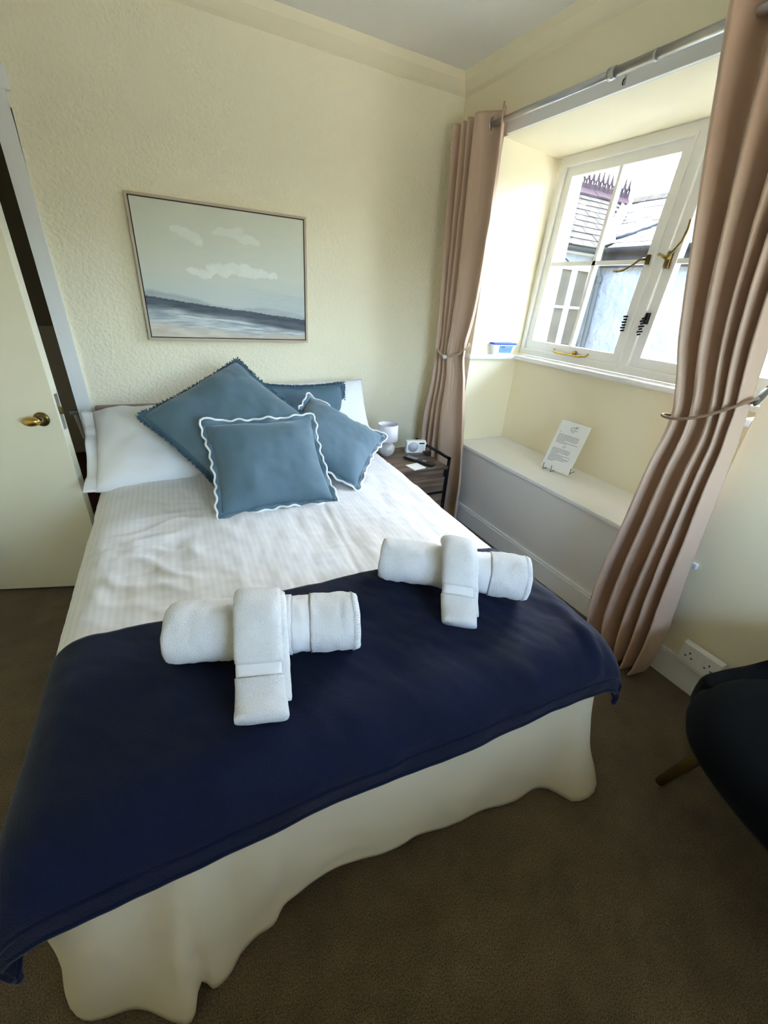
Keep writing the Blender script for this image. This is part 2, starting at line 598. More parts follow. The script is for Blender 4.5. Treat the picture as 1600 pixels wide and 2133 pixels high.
k.lathe(prof, (0, 0, 0), n)
k.v = [(hx + x, -z, hz + y) for x, y, z in k.v]
k.build('handle_rose', M_BRASSD, door, True)
# egg-shaped knob, longer towards the hinge
kv = MB()
prof = [(0.0, 0.010), (0.010, 0.011), (0.010, 0.024), (0.016, 0.030), (0.021, 0.040), (0.020, 0.050), (0.013, 0.058), (0.0, 0.060)]
kv.lathe(prof, (0, 0, 0), n)
kv.v = [(hx - 0.008 + x * 1.55 - 0.25 * z, -z, hz + y * 0.95) for x, y, z in kv.v]
kv.build('knob', M_BRASS, door, True)
door.rotation_euler = (0, math.radians(-0.85), math.atan2(ddir.y, ddir.x))     # hangs a little out of plumb

# ------------------------------------------------------------------ window
SH = -0.05                     # the old frame leans a little


def wy(y, z):
    return y + SH * (z - 1.69)


def wbox(mb, x0, x1, y0, y1, z0, z1):
    v = [(x, wy(y, z), z) for z in (z0, z1) for y in (y0, y1) for x in (x0, x1)]
    return mb.add(v, [(0, 2, 3, 1), (4, 5, 7, 6), (0, 1, 5, 4), (2, 6, 7, 3), (0, 4, 6, 2), (1, 3, 7, 5)])


win = bpy.data.objects.new('window_1', None)
link(win)
win.location = (XW, -1.155, 1.14)
ORG[win] = Vector(win.location)
win['kind'] = 'structure'
tag(win, 'white painted wooden casement window with two opening lights', 'window')
fr = MB()
WL, WR, WM = -0.33, -1.985, -1.155
ZB, ZT = 1.14, 2.235
wbox(fr, XW, 2.16, WL, WL - 0.045, ZB, ZT)
wbox(fr, XW, 2.16, WR + 0.045, WR, ZB, ZT)
wbox(fr, XW, 2.16, WL - 0.045, WR + 0.045, ZT - 0.045, ZT)
wbox(fr, XW, 2.16, WL - 0.045, WR + 0.045, ZB, ZB + 0.04)
wbox(fr, XW, 2.16, WM + 0.028, WM - 0.028, ZB + 0.04, ZT - 0.045)
fr.build('frame', M_TRIM, win)
mo = MB()     # raised bead on the inner edge of the frame
for a, b in ((WL - 0.030, WL - 0.050), (WM + 0.034, WM + 0.020), (WM - 0.020, WM - 0.034), (WR + 0.050, WR + 0.030)):
    wbox(mo, XW - 0.008, XW + 0.012, a, b, ZB + 0.03, ZT - 0.04)
for a, b in ((WL - 0.05, WM + 0.034), (WM - 0.034, WR + 0.05)):
    wbox(mo, XW - 0.008, XW + 0.012, a, b, ZT - 0.052, ZT - 0.038)
    wbox(mo, XW - 0.008, XW + 0.012, a, b, ZB + 0.030, ZB + 0.044)
mo.build('frame_bead', M_TRIM, win)


def casement(y0, y1):
    """y0 > y1; sash with four panes"""
    st, x0, x1 = 0.052, XW + 0.012, XW + 0.058
    zb, zt = ZB + 0.043, ZT - 0.048
    s = MB()
    wbox(s, x0, x1, y0, y0 - st, zb, zt)
    wbox(s, x0, x1, y1 + st, y1, zb, zt)
    wbox(s, x0, x1, y0 - st, y1 + st, zt - st, zt)
    wbox(s, x0, x1, y0 - st, y1 + st, zb, zb + st)
    so = s.build('sash', M_TRIM, win)
    ym, zm = (y0 + y1) / 2, 1.69
    g = MB()
    wbox(g, x0 + 0.006, x1 - 0.004, ym + 0.010, ym - 0.010, zb + st, zt - st)
    g.build('glazing_bar', M_TRIM, so)
    g = MB()
    wbox(g, x0 + 0.006, x1 - 0.004, y0 - st, y1 + st, zm - 0.011, zm + 0.011)
    g.build('glazing_bar', M_TRIM, so)
    for a, b in ((y0 - st, ym + 0.010), (ym - 0.010, y1 + st)):
        for c, d in ((zb + st, zm - 0.011), (zm + 0.011, zt - st)):
            q = MB()
            wbox(q, XW + 0.034, XW + 0.037, a, b, c, d)
            q.build('pane', M_GLASS, so)
    return so


casement(WL - 0.048, WM + 0.031)
casement(WM - 0.031, WR + 0.048)
# casement stay bar at the foot of the first light
st = MB()
sy0, sy1, szz = -0.625, -0.895, 1.192
st.tube([(XW + 0.003, sy0, szz + 0.012), (XW - 0.012, sy0 - 0.012, szz), (XW - 0.014, sy0 - 0.05, szz - 0.003), (XW - 0.014, sy1 + 0.05, szz - 0.003), (XW - 0.012, sy1 + 0.012, szz + 0.004), (XW + 0.003, sy1, szz + 0.016)], 0.006, 8)
st.box(XW - 0.012, XW + 0.012, -0.80, -0.785, szz, szz + 0.022)
st.build('stay_bar', M_BRASS, win, True)
# lever fasteners: one curling left, one curling up to the right
f1 = MB()
f1.tube([(XW - 0.004, -1.08, 1.70), (XW - 0.03, -1.07, 1.695), (XW - 0.035, -1.045, 1.672), (XW - 0.035, -1.0, 1.648), (XW - 0.035, -0.965, 1.642), (XW - 0.035, -0.94, 1.644)], [0.007, 0.006, 0.0055, 0.0055, 0.006, 0.0055], 8)
f1.box(XW - 0.006, XW + 0.012, -1.10, -1.085, 1.675, 1.72, 0.002)
f1.build('lever_handle', M_BRASSD, win, True)
f2 = MB()
f2.tube([(XW - 0.004, -1.205, 1.70), (XW - 0.035, -1.205, 1.70), (XW - 0.038, -1.235, 1.72), (XW - 0.038, -1.265, 1.765), (XW - 0.038, -1.275, 1.815), (XW - 0.038, -1.272, 1.85)], [0.007, 0.006, 0.0055, 0.0055, 0.006, 0.005], 8)
f2.tube([(XW - 0.03, -1.165, 1.715), (XW - 0.034, -1.205, 1.70), (XW - 0.03, -1.225, 1.70)], 0.008, 8)
f2.box(XW - 0.008, XW + 0.012, -1.215, -1.198, 1.655, 1.73, 0.002)
f2.build('lever_handle', M_BRASSD, win, True)
f3 = MB()
f3.box(XW - 0.008, XW + 0.012, -1.198, -1.182, 1.40, 1.455, 0.002)
for i in range(7):
    f3.tube([(XW - 0.014, -1.19 - 0.006 * (i % 2), 1.43 - 0.013 * i), (XW - 0.018, -1.176 + 0.006 * (i % 2), 1.425 - 0.013 * i)], 0.005, 6)
f3.build('catch', M_IRON, win)
f4 = MB()
for i in range(6):
    f4.tube([(XW + 0.002, -1.078, 1.43 - 0.014 * i), (XW - 0.008, -1.058 - 0.004 * (i % 2), 1.428 - 0.014 * i)], 0.005, 6)
f4.build('catch', M_IRON, win)

# sill board with rounded nose, running into a ledge on the left side of the recess
sill = MB()
sill.box(1.925, XW, YO1 + 0.01, YO0 + 0.0, 1.112, 1.14, 0.008)
sill.box(XR - 0.02, 1.94, -0.425, -0.33, 1.112, 1.14, 0.008)
sill.box(XR + 0.0, 1.94, -2.02, -1.985, 1.112, 1.14, 0.006)
struct(sill.build('trim_6', M_TRIM))

# ------------------------------------------------------------------ window seat
ws = thing('window_seat', 'built in window seat with white top and grey white panel front', 'window seat', (1.75, -1.2, 0))
seat_b = MB().prism([(XR - .018, YO1 - .05), (XR - .001, YO1 - .05), (XR - .001, YO1 + .001), (1.97, YO1 + .001), (1.97, YO0 - .001), (XR - .001, YO0 - .001), (XR - .001, YO0 + .01), (XR - .018, YO0 + .01)], 0.535, 0.56)
sbo = seat_b.build('seat_board', M_TRIM, ws)
bv = sbo.modifiers.new('edge', 'BEVEL')
bv.width = 0.007
bv.segments = 3
box('front_panel', XR, XR + 0.02, YO1, YO0, 0, 0.535, M_SEATP, ws)
MB().box(XR - 0.018, XR, YO1 - 0.03, YO0 + 0.02, 0, 0.112).box(XR - 0.013, XR, YO1 - 0.03, YO0 + 0.02, 0.112, 0.127).build('skirting', M_TRIM, ws)

# ================================================================== NEIGHBOURING HOUSE
EW, LWY = 5.98, 2.42          # faces of the two walls meeting in the inner corner
house = thing('neighbour_house', 'white rendered slate roofed house wing seen through the window', 'house', (6.2, 2.4, -3))
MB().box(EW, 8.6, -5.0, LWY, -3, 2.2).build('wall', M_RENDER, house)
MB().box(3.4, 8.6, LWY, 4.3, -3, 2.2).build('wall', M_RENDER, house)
RX0, RZ0, RS = 5.86, 2.27, 0.53


def rroof(x):
    return RZ0 + RS * (x - RX0)


def lroof(y):
    return RZ0 + 0.8 * (y - 2.30)


RIDGEZ = 3.14
rxr = RX0 + (RIDGEZ - RZ0) / RS
ryl = 2.30 + (RIDGEZ - RZ0) / 0.8
# roof decks
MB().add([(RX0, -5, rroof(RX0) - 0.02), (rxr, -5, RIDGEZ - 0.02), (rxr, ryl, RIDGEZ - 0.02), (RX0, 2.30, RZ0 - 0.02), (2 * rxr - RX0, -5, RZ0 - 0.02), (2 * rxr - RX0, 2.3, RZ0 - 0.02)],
         [(0, 1, 2, 3), (1, 4, 5, 2), (0, 4, 1)]).build('roof_deck', M_SLATE_LIT, house, recalc=False)
MB().add([(3.4, 2.30, RZ0 - 0.02), (RX0, 2.30, RZ0 - 0.02), (rxr, ryl, RIDGEZ - 0.02), (3.4, ryl, RIDGEZ - 0.02), (3.4, 2 * ryl - 2.3, RZ0 - 0.02), (9, 2 * ryl - 2.3, RZ0 - 0.02), (9, ryl, RIDGEZ - 0.02)],
         [(0, 1, 2, 3), (3, 6, 5, 4), (0, 3, 4)]).build('roof_deck', M_SLATE, house, recalc=False)
# slates: one shared mesh per roof
sx, sl_, stt = 0.245, 0.27, 0.014
me_s = bpy.data.meshes.new('slate')
bm = bmesh.new()
bmesh.ops.create_cube(bm, size=1)
for q in bm.verts:
    q.co = Vector((q.co.x * sx, q.co.y * sl_, q.co.z * stt))
bm.to_mesh(me_s)
bm.free()
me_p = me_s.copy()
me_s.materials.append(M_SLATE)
me_p.materials.append(M_SLATE_LIT)
th_l = math.atan(0.8)
th_r = math.atan(RS)
row = 0
EXPO = 0.15
while True:
    d = 0.06 + row * EXPO
    y = 2.30 + d * math.cos(th_l)
    if lroof(y) > RIDGEZ - 0.03:
        break
    lim = RX0 + 0.8 / RS * (y - 2.30) - 0.12
    for i in range(16):
        x = 7.5 - 0.25 * i - (row % 2) * 0.125
        if 4.35 < x < lim:
            o = bpy.data.objects.new('slate', me_s)
            link(o, house)
            o.location = Vector((x, y, lroof(y) + 0.012 + random.uniform(-.003, .004))) - ORG[house]
            o.rotation_euler = (th_l - 0.045, random.uniform(-.015, .015), random.uniform(-.02, .02))
    row += 1
row = 0
while True:
    d = 0.06 + row * EXPO
    x = RX0 + d * math.cos(th_r)
    if rroof(x) > RIDGEZ - 0.03:
        break
    lim = 2.30 + RS / 0.8 * (x - RX0) - 0.12
    for i in range(14):
        y = 3.05 - 0.25 * i - (row % 2) * 0.125
        if y < lim:
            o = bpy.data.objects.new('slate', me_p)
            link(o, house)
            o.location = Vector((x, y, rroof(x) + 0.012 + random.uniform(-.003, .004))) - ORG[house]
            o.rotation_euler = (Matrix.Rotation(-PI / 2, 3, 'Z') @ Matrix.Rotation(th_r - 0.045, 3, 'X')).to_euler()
    row += 1
# lead valley
vv = MB()
A0, A1 = Vector((RX0 - 0.02, 2.28, RZ0 + 0.03)), Vector((rxr, ryl, RIDGEZ + 0.03))
ax = (A1 - A0).normalized()
vv.add([A0 + Vector((-.11, 0, .015)), A0 + Vector((0, -.11, .015)), A1 + Vector((0, -.11, .015)), A1 + Vector((-.11, 0, .015)), A0 + Vector((0, 0, -.01)), A1 + Vector((0, 0, -.01))], [(0, 4, 5, 3), (4, 1, 2, 5)])
solid(vv.build('valley_lead', M_LEAD, house, recalc=False), 0.012)
# ridge tiles with pierced crests on the left ridge, plain ones on the right
cr = MB()
cr.extrude([(-.11, -.13, -.10), (-.11, 0, 0.0), (-.11, .13, -.10), (-.11, .13, -.075), (-.11, 0, 0.03), (-.11, -.13, -.075)], (.22, 0, 0))
for cx in (-0.055, 0.055):
    # pointed crest with a hole: ring of quads between outline and opening
    out = [(cx - .05, .02), (cx - .042, .07), (cx - .05, .085), (cx - .028, .10), (cx - .012, .135), (cx, .175), (cx + .012, .135), (cx + .028, .10), (cx + .05, .085), (cx + .042, .07), (cx + .05, .02), (cx, .015)]
    inn = [(cx + (a - cx) * 0.38, .078 + (b - .078) * 0.36) for a, b in out]
    m_ = len(out)
    V = []
    for yy in (-.012, .012):
        V += [(a, yy, b) for a, b in out] + [(a, yy, b) for a, b in inn]
    F_ = []
    for i in range(m_):
        j = (i + 1) % m_
        F_ += [(i, j, m_ + j, m_ + i), (2 * m_ + i, 3 * m_ + i, 3 * m_ + j, 2 * m_ + j), (i, 2 * m_ + i, 2 * m_ + j, j), (m_ + i, m_ + j, 3 * m_ + j, 3 * m_ + i)]
    cr.add(V, F_)
c0 = None
for i in range(10):
    x = rxr - 0.12 - 0.225 * i
    if c0 is None:
        c0 = mk('crested_ridge_tile', [(a + x, b + ryl, (c * 1.6 if c > 0.03 else c) + RIDGEZ + 0.03) for a, b, c in cr.v], cr.f, M_RIDGE, house)
    else:
        o = c0.copy()
        link(o, house)
        o.location = (-0.225 * i, 0, random.uniform(-.008, .008))
rt = MB()
rt.extrude([(rxr - .13, 0, RIDGEZ - .06), (rxr, 0, RIDGEZ + .035), (rxr + .13, 0, RIDGEZ - .06), (rxr + .13, 0, RIDGEZ - .035), (rxr, 0, RIDGEZ + .06), (rxr - .13, 0, RIDGEZ - .035)], (0, -.33, 0))
r0 = None
for i in range(12):
    y = ryl - 0.1 - 0.34 * i
    if r0 is None:
        r0 = mk('ridge_tile', [(a, b + y, c) for a, b, c in rt.v], rt.f, M_SLATE, house)
    else:
        o = r0.copy()
        link(o, house)
        o.location = (0, -0.34 * i, random.uniform(-.006, .006))
# mortar fillet running up the right hand roof
mf = MB()
P0, P1 = Vector((6.03, 2.26, rroof(6.03) + .03)), Vector((6.75, 1.63, rroof(6.75) + .03))
mf.tube([P0.lerp(P1, i / 16) + Vector((random.uniform(-.02, .02), random.uniform(-.02, .02), 0)) for i in range(17)], [0.035 + random.uniform(-.012, .012) for i in range(17)], 7)
mf.build('mortar_fillet', M_GUT, house, True)
# eaves: fascia, gutters
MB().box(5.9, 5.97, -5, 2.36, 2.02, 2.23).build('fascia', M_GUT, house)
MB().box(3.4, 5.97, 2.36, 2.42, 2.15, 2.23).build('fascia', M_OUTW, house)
gu = MB()
gprof = [(0.055 * math.cos(a), 0.055 * math.sin(a)) for a in [PI + PI * i / 8 for i in range(9)]] + [(0.048 * math.cos(a), 0.048 * math.sin(a)) for a in [2 * PI - PI * i / 8 for i in range(9)]]
gu.extrude([(5.83 + a, -5, 2.25 + b) for a, b in gprof], (0, 7.2, 0))
gu.build('gutter', M_GUT, house)
gu = MB()
gu.extrude([(3.4, 2.28 + a, 2.22 + b) for a, b in gprof], (2.42, 0, 0))
gu.build('gutter', M_GUT, house)
dp = MB()
dp.tube([(5.83, 2.30, 2.2), (5.83, 2.30, 2.10), (5.87, 2.33, 2.03), (5.92, 2.33, 1.96), (5.93, 2.30, 1.86), (5.93, 2.28, 1.2), (5.93, 2.28, -3)], 0.038, 10)
dp.tube([(5.93, 2.30, 1.90), (5.93, 2.295, 1.82)], 0.050, 10)
dp.build('downpipe', M_PIPEG, house, True)
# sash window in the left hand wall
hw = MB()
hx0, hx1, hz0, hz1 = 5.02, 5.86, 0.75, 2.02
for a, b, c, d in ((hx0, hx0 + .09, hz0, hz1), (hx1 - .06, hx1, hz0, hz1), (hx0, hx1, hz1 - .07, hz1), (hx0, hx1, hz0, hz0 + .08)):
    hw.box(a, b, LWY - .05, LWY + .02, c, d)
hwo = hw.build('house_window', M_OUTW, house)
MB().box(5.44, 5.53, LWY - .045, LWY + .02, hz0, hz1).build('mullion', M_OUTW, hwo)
MB().box(hx0, hx1, LWY - .035, LWY + .02, 1.44, 1.475).build('glazing_bar', M_OUTW, hwo)
for a, b in ((hx0 + .09, 5.44), (5.53, hx1 - .06)):
    for c, d in ((hz0 + .08, 1.44), (1.475, hz1 - .07)):
        MB().box(a, b, LWY - .012, LWY - .004, c, d).build('pane', M_DGLASS, hwo)
# wire clipped under the left eaves
MB().tube([(5.25, 2.40, 2.08), (5.36, 2.395, 2.03), (5.5, 2.395, 2.01), (5.62, 2.40, 2.035)], 0.008, 6).build('cable', M_GUT, house, True)

# this house from outside: unseen roof, eaves deepened to block light; ground below
struct(MB().extrude([(3.6, -6, 2.67), (3.6, -6, 2.72), (0.0, -6, 4.6), (-2.9, -6, 2.67)], (0, 9, 0)).build('roof', M_SLATE))
struct(box('ground', -30, 30, -30, 25, -3.1, -3.0, M_GROUND))

# ================================================================== BED
BO = Vector((0.17, 0, 0))
BT = math.radians(-2.58)
BR_ = Vector((math.cos(BT), math.sin(BT), 0))
BB = Vector((-math.sin(BT), math.cos(BT), 0))


def bed(a, b, z):
    return BO + BR_ * a + BB * b + Vector((0, 0, z))


def bbox(mb, a0, a1, b0, b1, z0, z1, bev=0.0):
    t = MB().box(a0, a1, b0, b1, z0, z1, bev)
    mb.add([bed(*q) for q in t.v], t.f)
    return mb


bd = thing('bed', 'double bed with taupe headboard and ivory floor length valance', 'bed', (0.12, -1.15, 0))
bbox(MB(), -0.765, 0.785, -0.065, -0.022, 0.25, 0.815, 0.008).build('headboard', M_HEADB, bd)
bbox(MB(), -0.70, 0.70, -2.18, -0.07, 0.07, 0.33, 0.02).build('base', M_VAL, bd)
bbox(MB(), -0.71, 0.71, -2.21, -0.07, 0.33, 0.555, 0.05).build('mattress', M_COTTON, bd)
for a in (-.6, .6):
    for b in (-.25, -2.05):
        bbox(MB(), a - .025, a + .025, b - .025, b + .025, 0, .07).build('foot', M_BLACK, bd)

# valance: skirt round left side, foot and right side
VA, VBF, VRAD = 0.722, -2.225, 0.07
segs = []
for i in range(61):
    segs.append((-VA, lerp(-0.15, VBF + VRAD, i / 60), -1, 0))
for i in range(1, 9):
    a = PI + PI / 2 * i / 9
    segs.append((-VA + VRAD + VRAD * math.cos(a), VBF + VRAD + VRAD * math.sin(a), math.cos(a), math.sin(a)))
for i in range(141):
    segs.append((lerp(-VA + VRAD, VA - VRAD, i / 140), VBF, 0, -1))
for i in range(1, 9):
    a = 1.5 * PI + PI / 2 * i / 9
    segs.append((VA - VRAD + VRAD * math.cos(a), VBF + VRAD + VRAD * math.sin(a), math.cos(a), math.sin(a)))
for i in range(61):
    segs.append((VA, lerp(VBF + VRAD, -0.15, i / 60), 1, 0))
hemt = [(-.80, .006, .02), (-.70, .005, .016), (-.665, .004, .012), (-.6, .004, .03), (-.51, .004, .088), (-.492, .02, .080), (-.480, .06, .055), (-.468, .03, .05), (-.455, .005, .062), (-.42, .006, .058), (-.39, .014, .035), (-.35, .022, .018),
        (-.305, .035, .010), (-.28, .085, .0), (-.25, .106, .0), (-.15, .118, .0), (0, .095, 0), (.15, .062, 0), (.33, .018, .0), (.5, .010, .004), (.60, .006, .018), (.655, .003, .075), (.70, .003, .105), (.80, .003, .06)]
val = MB()
NV = 30
vvs = []
for j in range(NV + 1):
    v = j / NV
    for i, (a, b, na, nb) in enumerate(segs):
        foot = nb < -0.2
        s = i * 0.02
        if foot:
            hz_, ho = interp(hemt, a)
            off = 0.008 * v + max(-.012, ho) * v ** 1.7 + 0.010 * v * nz(a, v * .6, 3, 4.0) + 0.004 * math.sin(a * 26 + 2 * v) * v
            # soft vertical gathers under the throw towards the left end
            off += sstep(-.15, -.5, a) * 0.012 * math.sin(a * 40 + 3 * v) * math.sin(PI * min(1, v * 1.05))
        else:
            hz_ = 0.008
            off = 0.012 * v + 0.022 * v * math.sin(s * 10 + 1.5 * nz(s, 0, 0, 1.7)) + 0.012 * v * nz(s, v * .5, 3, 3.0)
            off = max(off, -0.012)
        z = lerp(0.54, max(.003, hz_), v)
        vvs.append(bed(a + na * off, b + nb * off, z))
NS = len(segs)
val.add(vvs, [(j * NS + i, j * NS + i + 1, (j + 1) * NS + i + 1, (j + 1) * NS + i) for j in range(NV) for i in range(NS - 1)])
solid(val.build('valance', M_VAL, bd, True, False), 0.003)


# draped cloth over the bed, in bed coordinates
def prof_edge(s, flat, r, drop_slope=0.04):
    """distance s from the middle -> (lateral, drop)"""
    sg = 1 if s >= 0 else -1
    s = abs(s)
    if s <= flat:
        return sg * s, 0.0
    arc = r * PI / 2
    if s <= flat + arc:
        t = (s - flat) / r
        return sg * (flat + r * math.sin(t)), r * (1 - math.cos(t))
    h = s - flat - arc
    return sg * (flat + r + drop_slope * h), r + h


def crown(a, b):
    return 0.616 - 0.020 * (a / 0.72) ** 2 + 0.010 * math.exp(-((b + 1.0) / 0.5) ** 2)


def duvet_pt(s, t):
    """s across, t along (negative towards foot)"""
    la, da = prof_edge(s, 0.635, 0.105, 0.02)
    foot = -2.135
    if t < foot:
        lb, db = prof_edge(-(t - foot), 0.0, 0.105, 0.0)
        lb = foot - lb
    else:
        lb, db = t, 0.0
    wr_ = 0.0
    top = 1 - min(1, (da + db) / 0.12)
    # soft puffiness
    wr_ += 0.010 * nz(s, t, 1, 2.2)
    # creases gathered near the left edge in front of the pillows, running across
    wl = math.exp(-((s + 0.50) / 0.20) ** 2) * math.exp(-((t + 1.32) / 0.30) ** 2)
    ph = 36 * t + 12 * s + 4.5 * nz(s, t, 5, 3.0)
    wr_ += wl * 0.013 * (0.75 * (0.6 - abs(math.sin(ph))) + 0.7 * nz(s * 2, t * 9, 9, 2.0))
    wr_ += 0.0045 * nz(s * 3, t * 1.2, 4, 5.0) + 0.006 * max(0, nz(s * .8 + .3 * t, t * 3, 14, 4.0)) ** 1.5
    # long fold line down the middle
    fx = 0.155 + 0.06 * (t + 1.2)
    if t < -1.0:
        wr_ += -0.003 * math.exp(-((s - fx) / 0.006) ** 2) + 0.0015 * math.exp(-((s - fx - 0.015) / 0.015) ** 2)
    wr_ += 0.02 * (1 - top) * nz(s, t * 1.0, 8, 2.5) if da > 0.02 else 0
    lat = wr_ if da > 0.09 else 0.0
    z = crown(la, lb) - da - db + (wr_ if da <= 0.09 else 0)
    sgn = 1 if s > 0 else -1
    return la + sgn * lat, lb - (wr_ if db > 0.09 else 0), z


dv = MB()
dv.grid(lambda u, v: bed(*duvet_pt(lerp(-1.02, 1.02, u) * (1 - 0.245 * sstep(.58, .70, v)), lerp(-0.42, -2.27, v))), 230, 220)
dvo = dv.build('duvet', M_DUVET, None, True, False)
solid(dvo, 0.006, 0.0)
tag(dvo, 'white satin striped duvet spread over the bed', 'duvet')


def throw_pt(s, t):
    la, da = prof_edge(s, 0.642, 0.108, 0.0)
    foot = -2.14
    if t < foot:
        lb, db = prof_edge(-(t - foot), 0.0, 0.115, 0.02)
        lb = foot - lb
    else:
        lb, db = t, 0.0
    if s < 0:
        la *= 0.985
    w = 0.008 * nz(s, t, 21, 3.0) + 0.005 * nz(s * 1.6 + t, t * .7 - s * .4, 27, 7.0)
    # raised fold near the right corner of the foot
    w += 0.016 * math.exp(-((s - 0.63 - 0.12 * (t + 2.2)) / 0.022) ** 2) * sstep(-1.95, -2.2, t)
    # soft ripples on the hanging left flap
    if da > 0.12:
        la += -0.006 * math.sin(t * 15 + 1.0) * min(1, (da - .12) / .15) + 0.012 * nz(s, t, 3, 4.0) * min(1, (da - .12) / .1)
    if db > 0.08:
        lb -= 0.006 * math.sin(s * 9) * min(1, (db - .08) / .08) + 0.006 * nz(s, t, 7, 5)
    z = crown(la, lb) + 0.013 - da - db * (1.0 - 0.62 * min(1, da / 0.2)) + (w if da < .1 and db < .1 else 0)
    if da >= .1:
        la += w * (1 if s > 0 else -1)
    return la, lb, max(z, 0.12)


TS0, TS1, TT0, TT1 = -0.925, 0.865, -1.70, -2.355
th = MB()
th.grid(lambda u, v: bed(*throw_pt(lerp(TS0, TS1, u), lerp(TT0, TT1, v) - 0.012 * math.sin(u * 5) * (1 - v))), 220, 90)
tho = th.build('throw_blanket', M_NAVY, None, True, False)
solid(tho, 0.010, 0.0)
tag(tho, 'navy blue fleece throw blanket laid over the foot of the bed', 'blanket')
# stitched hem round the throw
he = MB()
pts = [throw_pt(lerp(TS0, TS1, i / 120), TT1) for i in range(121)]
he.tube([bed(*q) for q in pts], 0.009, 7)
he.build('hem', M_NAVY, tho, True)
he = MB()
he.tube([bed(*(lambda q: (q[0], q[1], q[2] + .003))(throw_pt(lerp(TS0, TS1, i / 120), TT1 + 0.045))) + BB * -0.004 for i in range(121)], 0.0055, 6)
he.build('hem_stitching', M_NAVY, tho, True)
for sE in (TS0, TS1):
    he = MB()
    he.tube([bed(*throw_pt(sE, lerp(TT0, TT1, i / 40))) for i in range(41)], 0.008, 6)
    he.build('hem', M_NAVY, tho, True)


# ------------------------------------------------------------------ pillows and cushions
def frame_mat(c, up, side, rot=0.0):
    u = Vector(up).normalized()
    s = Vector(side)
    s = (s - u * s.dot(u)).normalized()
    r = math.radians(rot)
    s2 = math.cos(r) * s + math.sin(r) * u
    u2 = -math.sin(r) * s + math.cos(r) * u
    n_ = s2.cross(u2)
    return Matrix(((s2.x, u2.x, n_.x), (s2.y, u2.y, n_.y), (s2.z, u2.z, n_.z)))


def pillow_grid(hw_, hh_, th_, seed, n=36, concave=0.06, pw=0.5, wrinkle=0.006, front=1.0, back=1.0):
    """closed cushion: front and back sheets meeting in a seam; local x,y in plane, z = thickness"""
    mb = MB()

    def outline(u, v):
        # sides curve in a little, corners stay out
        x = u * (1 - concave * (1 - v * v) * abs(u) ** 3)
        y = v * (1 - concave * (1 - u * u) * abs(v) ** 3)
        return x * hw_, y * hh_

    for sgn in (1, -1):
        def fn(a, b):
            u, v = 2 * a - 1, 2 * b - 1
            u = math.copysign(abs(u) ** 0.85, u)
            v = math.copysign(abs(v) ** 0.85, v)
            x, y = outline(u, v)
            h = th_ / 2 * ((1 - u ** 4) * (1 - v ** 4)) ** pw * (1 - 0.25 * (u * u + v * v) / 2)
            w = wrinkle * nz(x + seed, y, sgn, 7.0) * min(1, h / (0.15 * th_))
            # creases radiating from the corners
            return (x, y, sgn * max(0.0, (h + w) * (front if sgn > 0 else back)))
        mb.grid(fn, n, n)
    return mb, outline


def weld(o, d=0.0004):
    bm = bmesh.new()
    bm.from_mesh(o.data)
    bmesh.ops.remove_doubles(bm, verts=bm.verts, dist=d)
    bmesh.ops.recalc_face_normals(bm, faces=bm.faces)
    bm.to_mesh(o.data)
    bm.free()
    for p in o.data.polygons:
        p.use_smooth = True


def bed_pillow(label, c, up, side, seed, w=0.36, h=0.27, th_=0.19, rot=0):
    t = thing('pillow', label, 'pillow', c, frame_mat(c, up, side, rot), 'white bed pillows')
    mb, out = pillow_grid(w, h, th_, seed, 40, 0.05, 0.42, 0.014)
    o = mb.build('pillowcase', M_COTTON, t, True)
    weld(o)
    # open flap end of the pillowcase: a thin ear beyond the seam at one end
    fl = MB()
    sg = -1 if 'left' in label or 'door' in label else 1

    def fn(a, b):
        v = 2 * b - 1
        x, y = out(sg * 1.0, v)
        return (x + sg * (a * 0.055 - 0.012), y * 0.99, 0.012 * math.sin(v * 6 + seed) * a + 0.03 * a * nz(v, seed, 0, 2))
    fl.grid(fn, 6, 30)
    if sg < 0:
        solid(fl.build('flap', M_COTTON, t, True, False), 0.004)
    return t


bed_pillow('white pillow against the headboard at the door side of the bed', (-0.235, -0.46, 0.725), (0, .5, .23), (1, -.04, 0), 1.3)
bed_pillow('white pillow against the headboard at the lamp side of the bed', (0.555, -0.29, 0.735), (0, .28, .45), (1, -.04, 0), 5.1, 0.345, 0.25, 0.15)


def perim(out, n, extra=0.0):
    """closed loop of points round the seam with outward normals"""
    loop = []
    cnt = n // 4
    for side in range(4):
        for i in range(cnt):
            q = -1 + 2 * i / cnt
            u, v = ((q, -1), (1, q), (-q, 1), (-1, -q))[side]
            loop.append(Vector((*out(u, v), 0)))
    res = []
    m_ = len(loop)
    for i in range(m_):
        t = (loop[(i + 2) % m_] - loop[i - 2]).normalized()
        res.append((loop[i], Vector((t.y, -t.x, 0)), t))
    return res


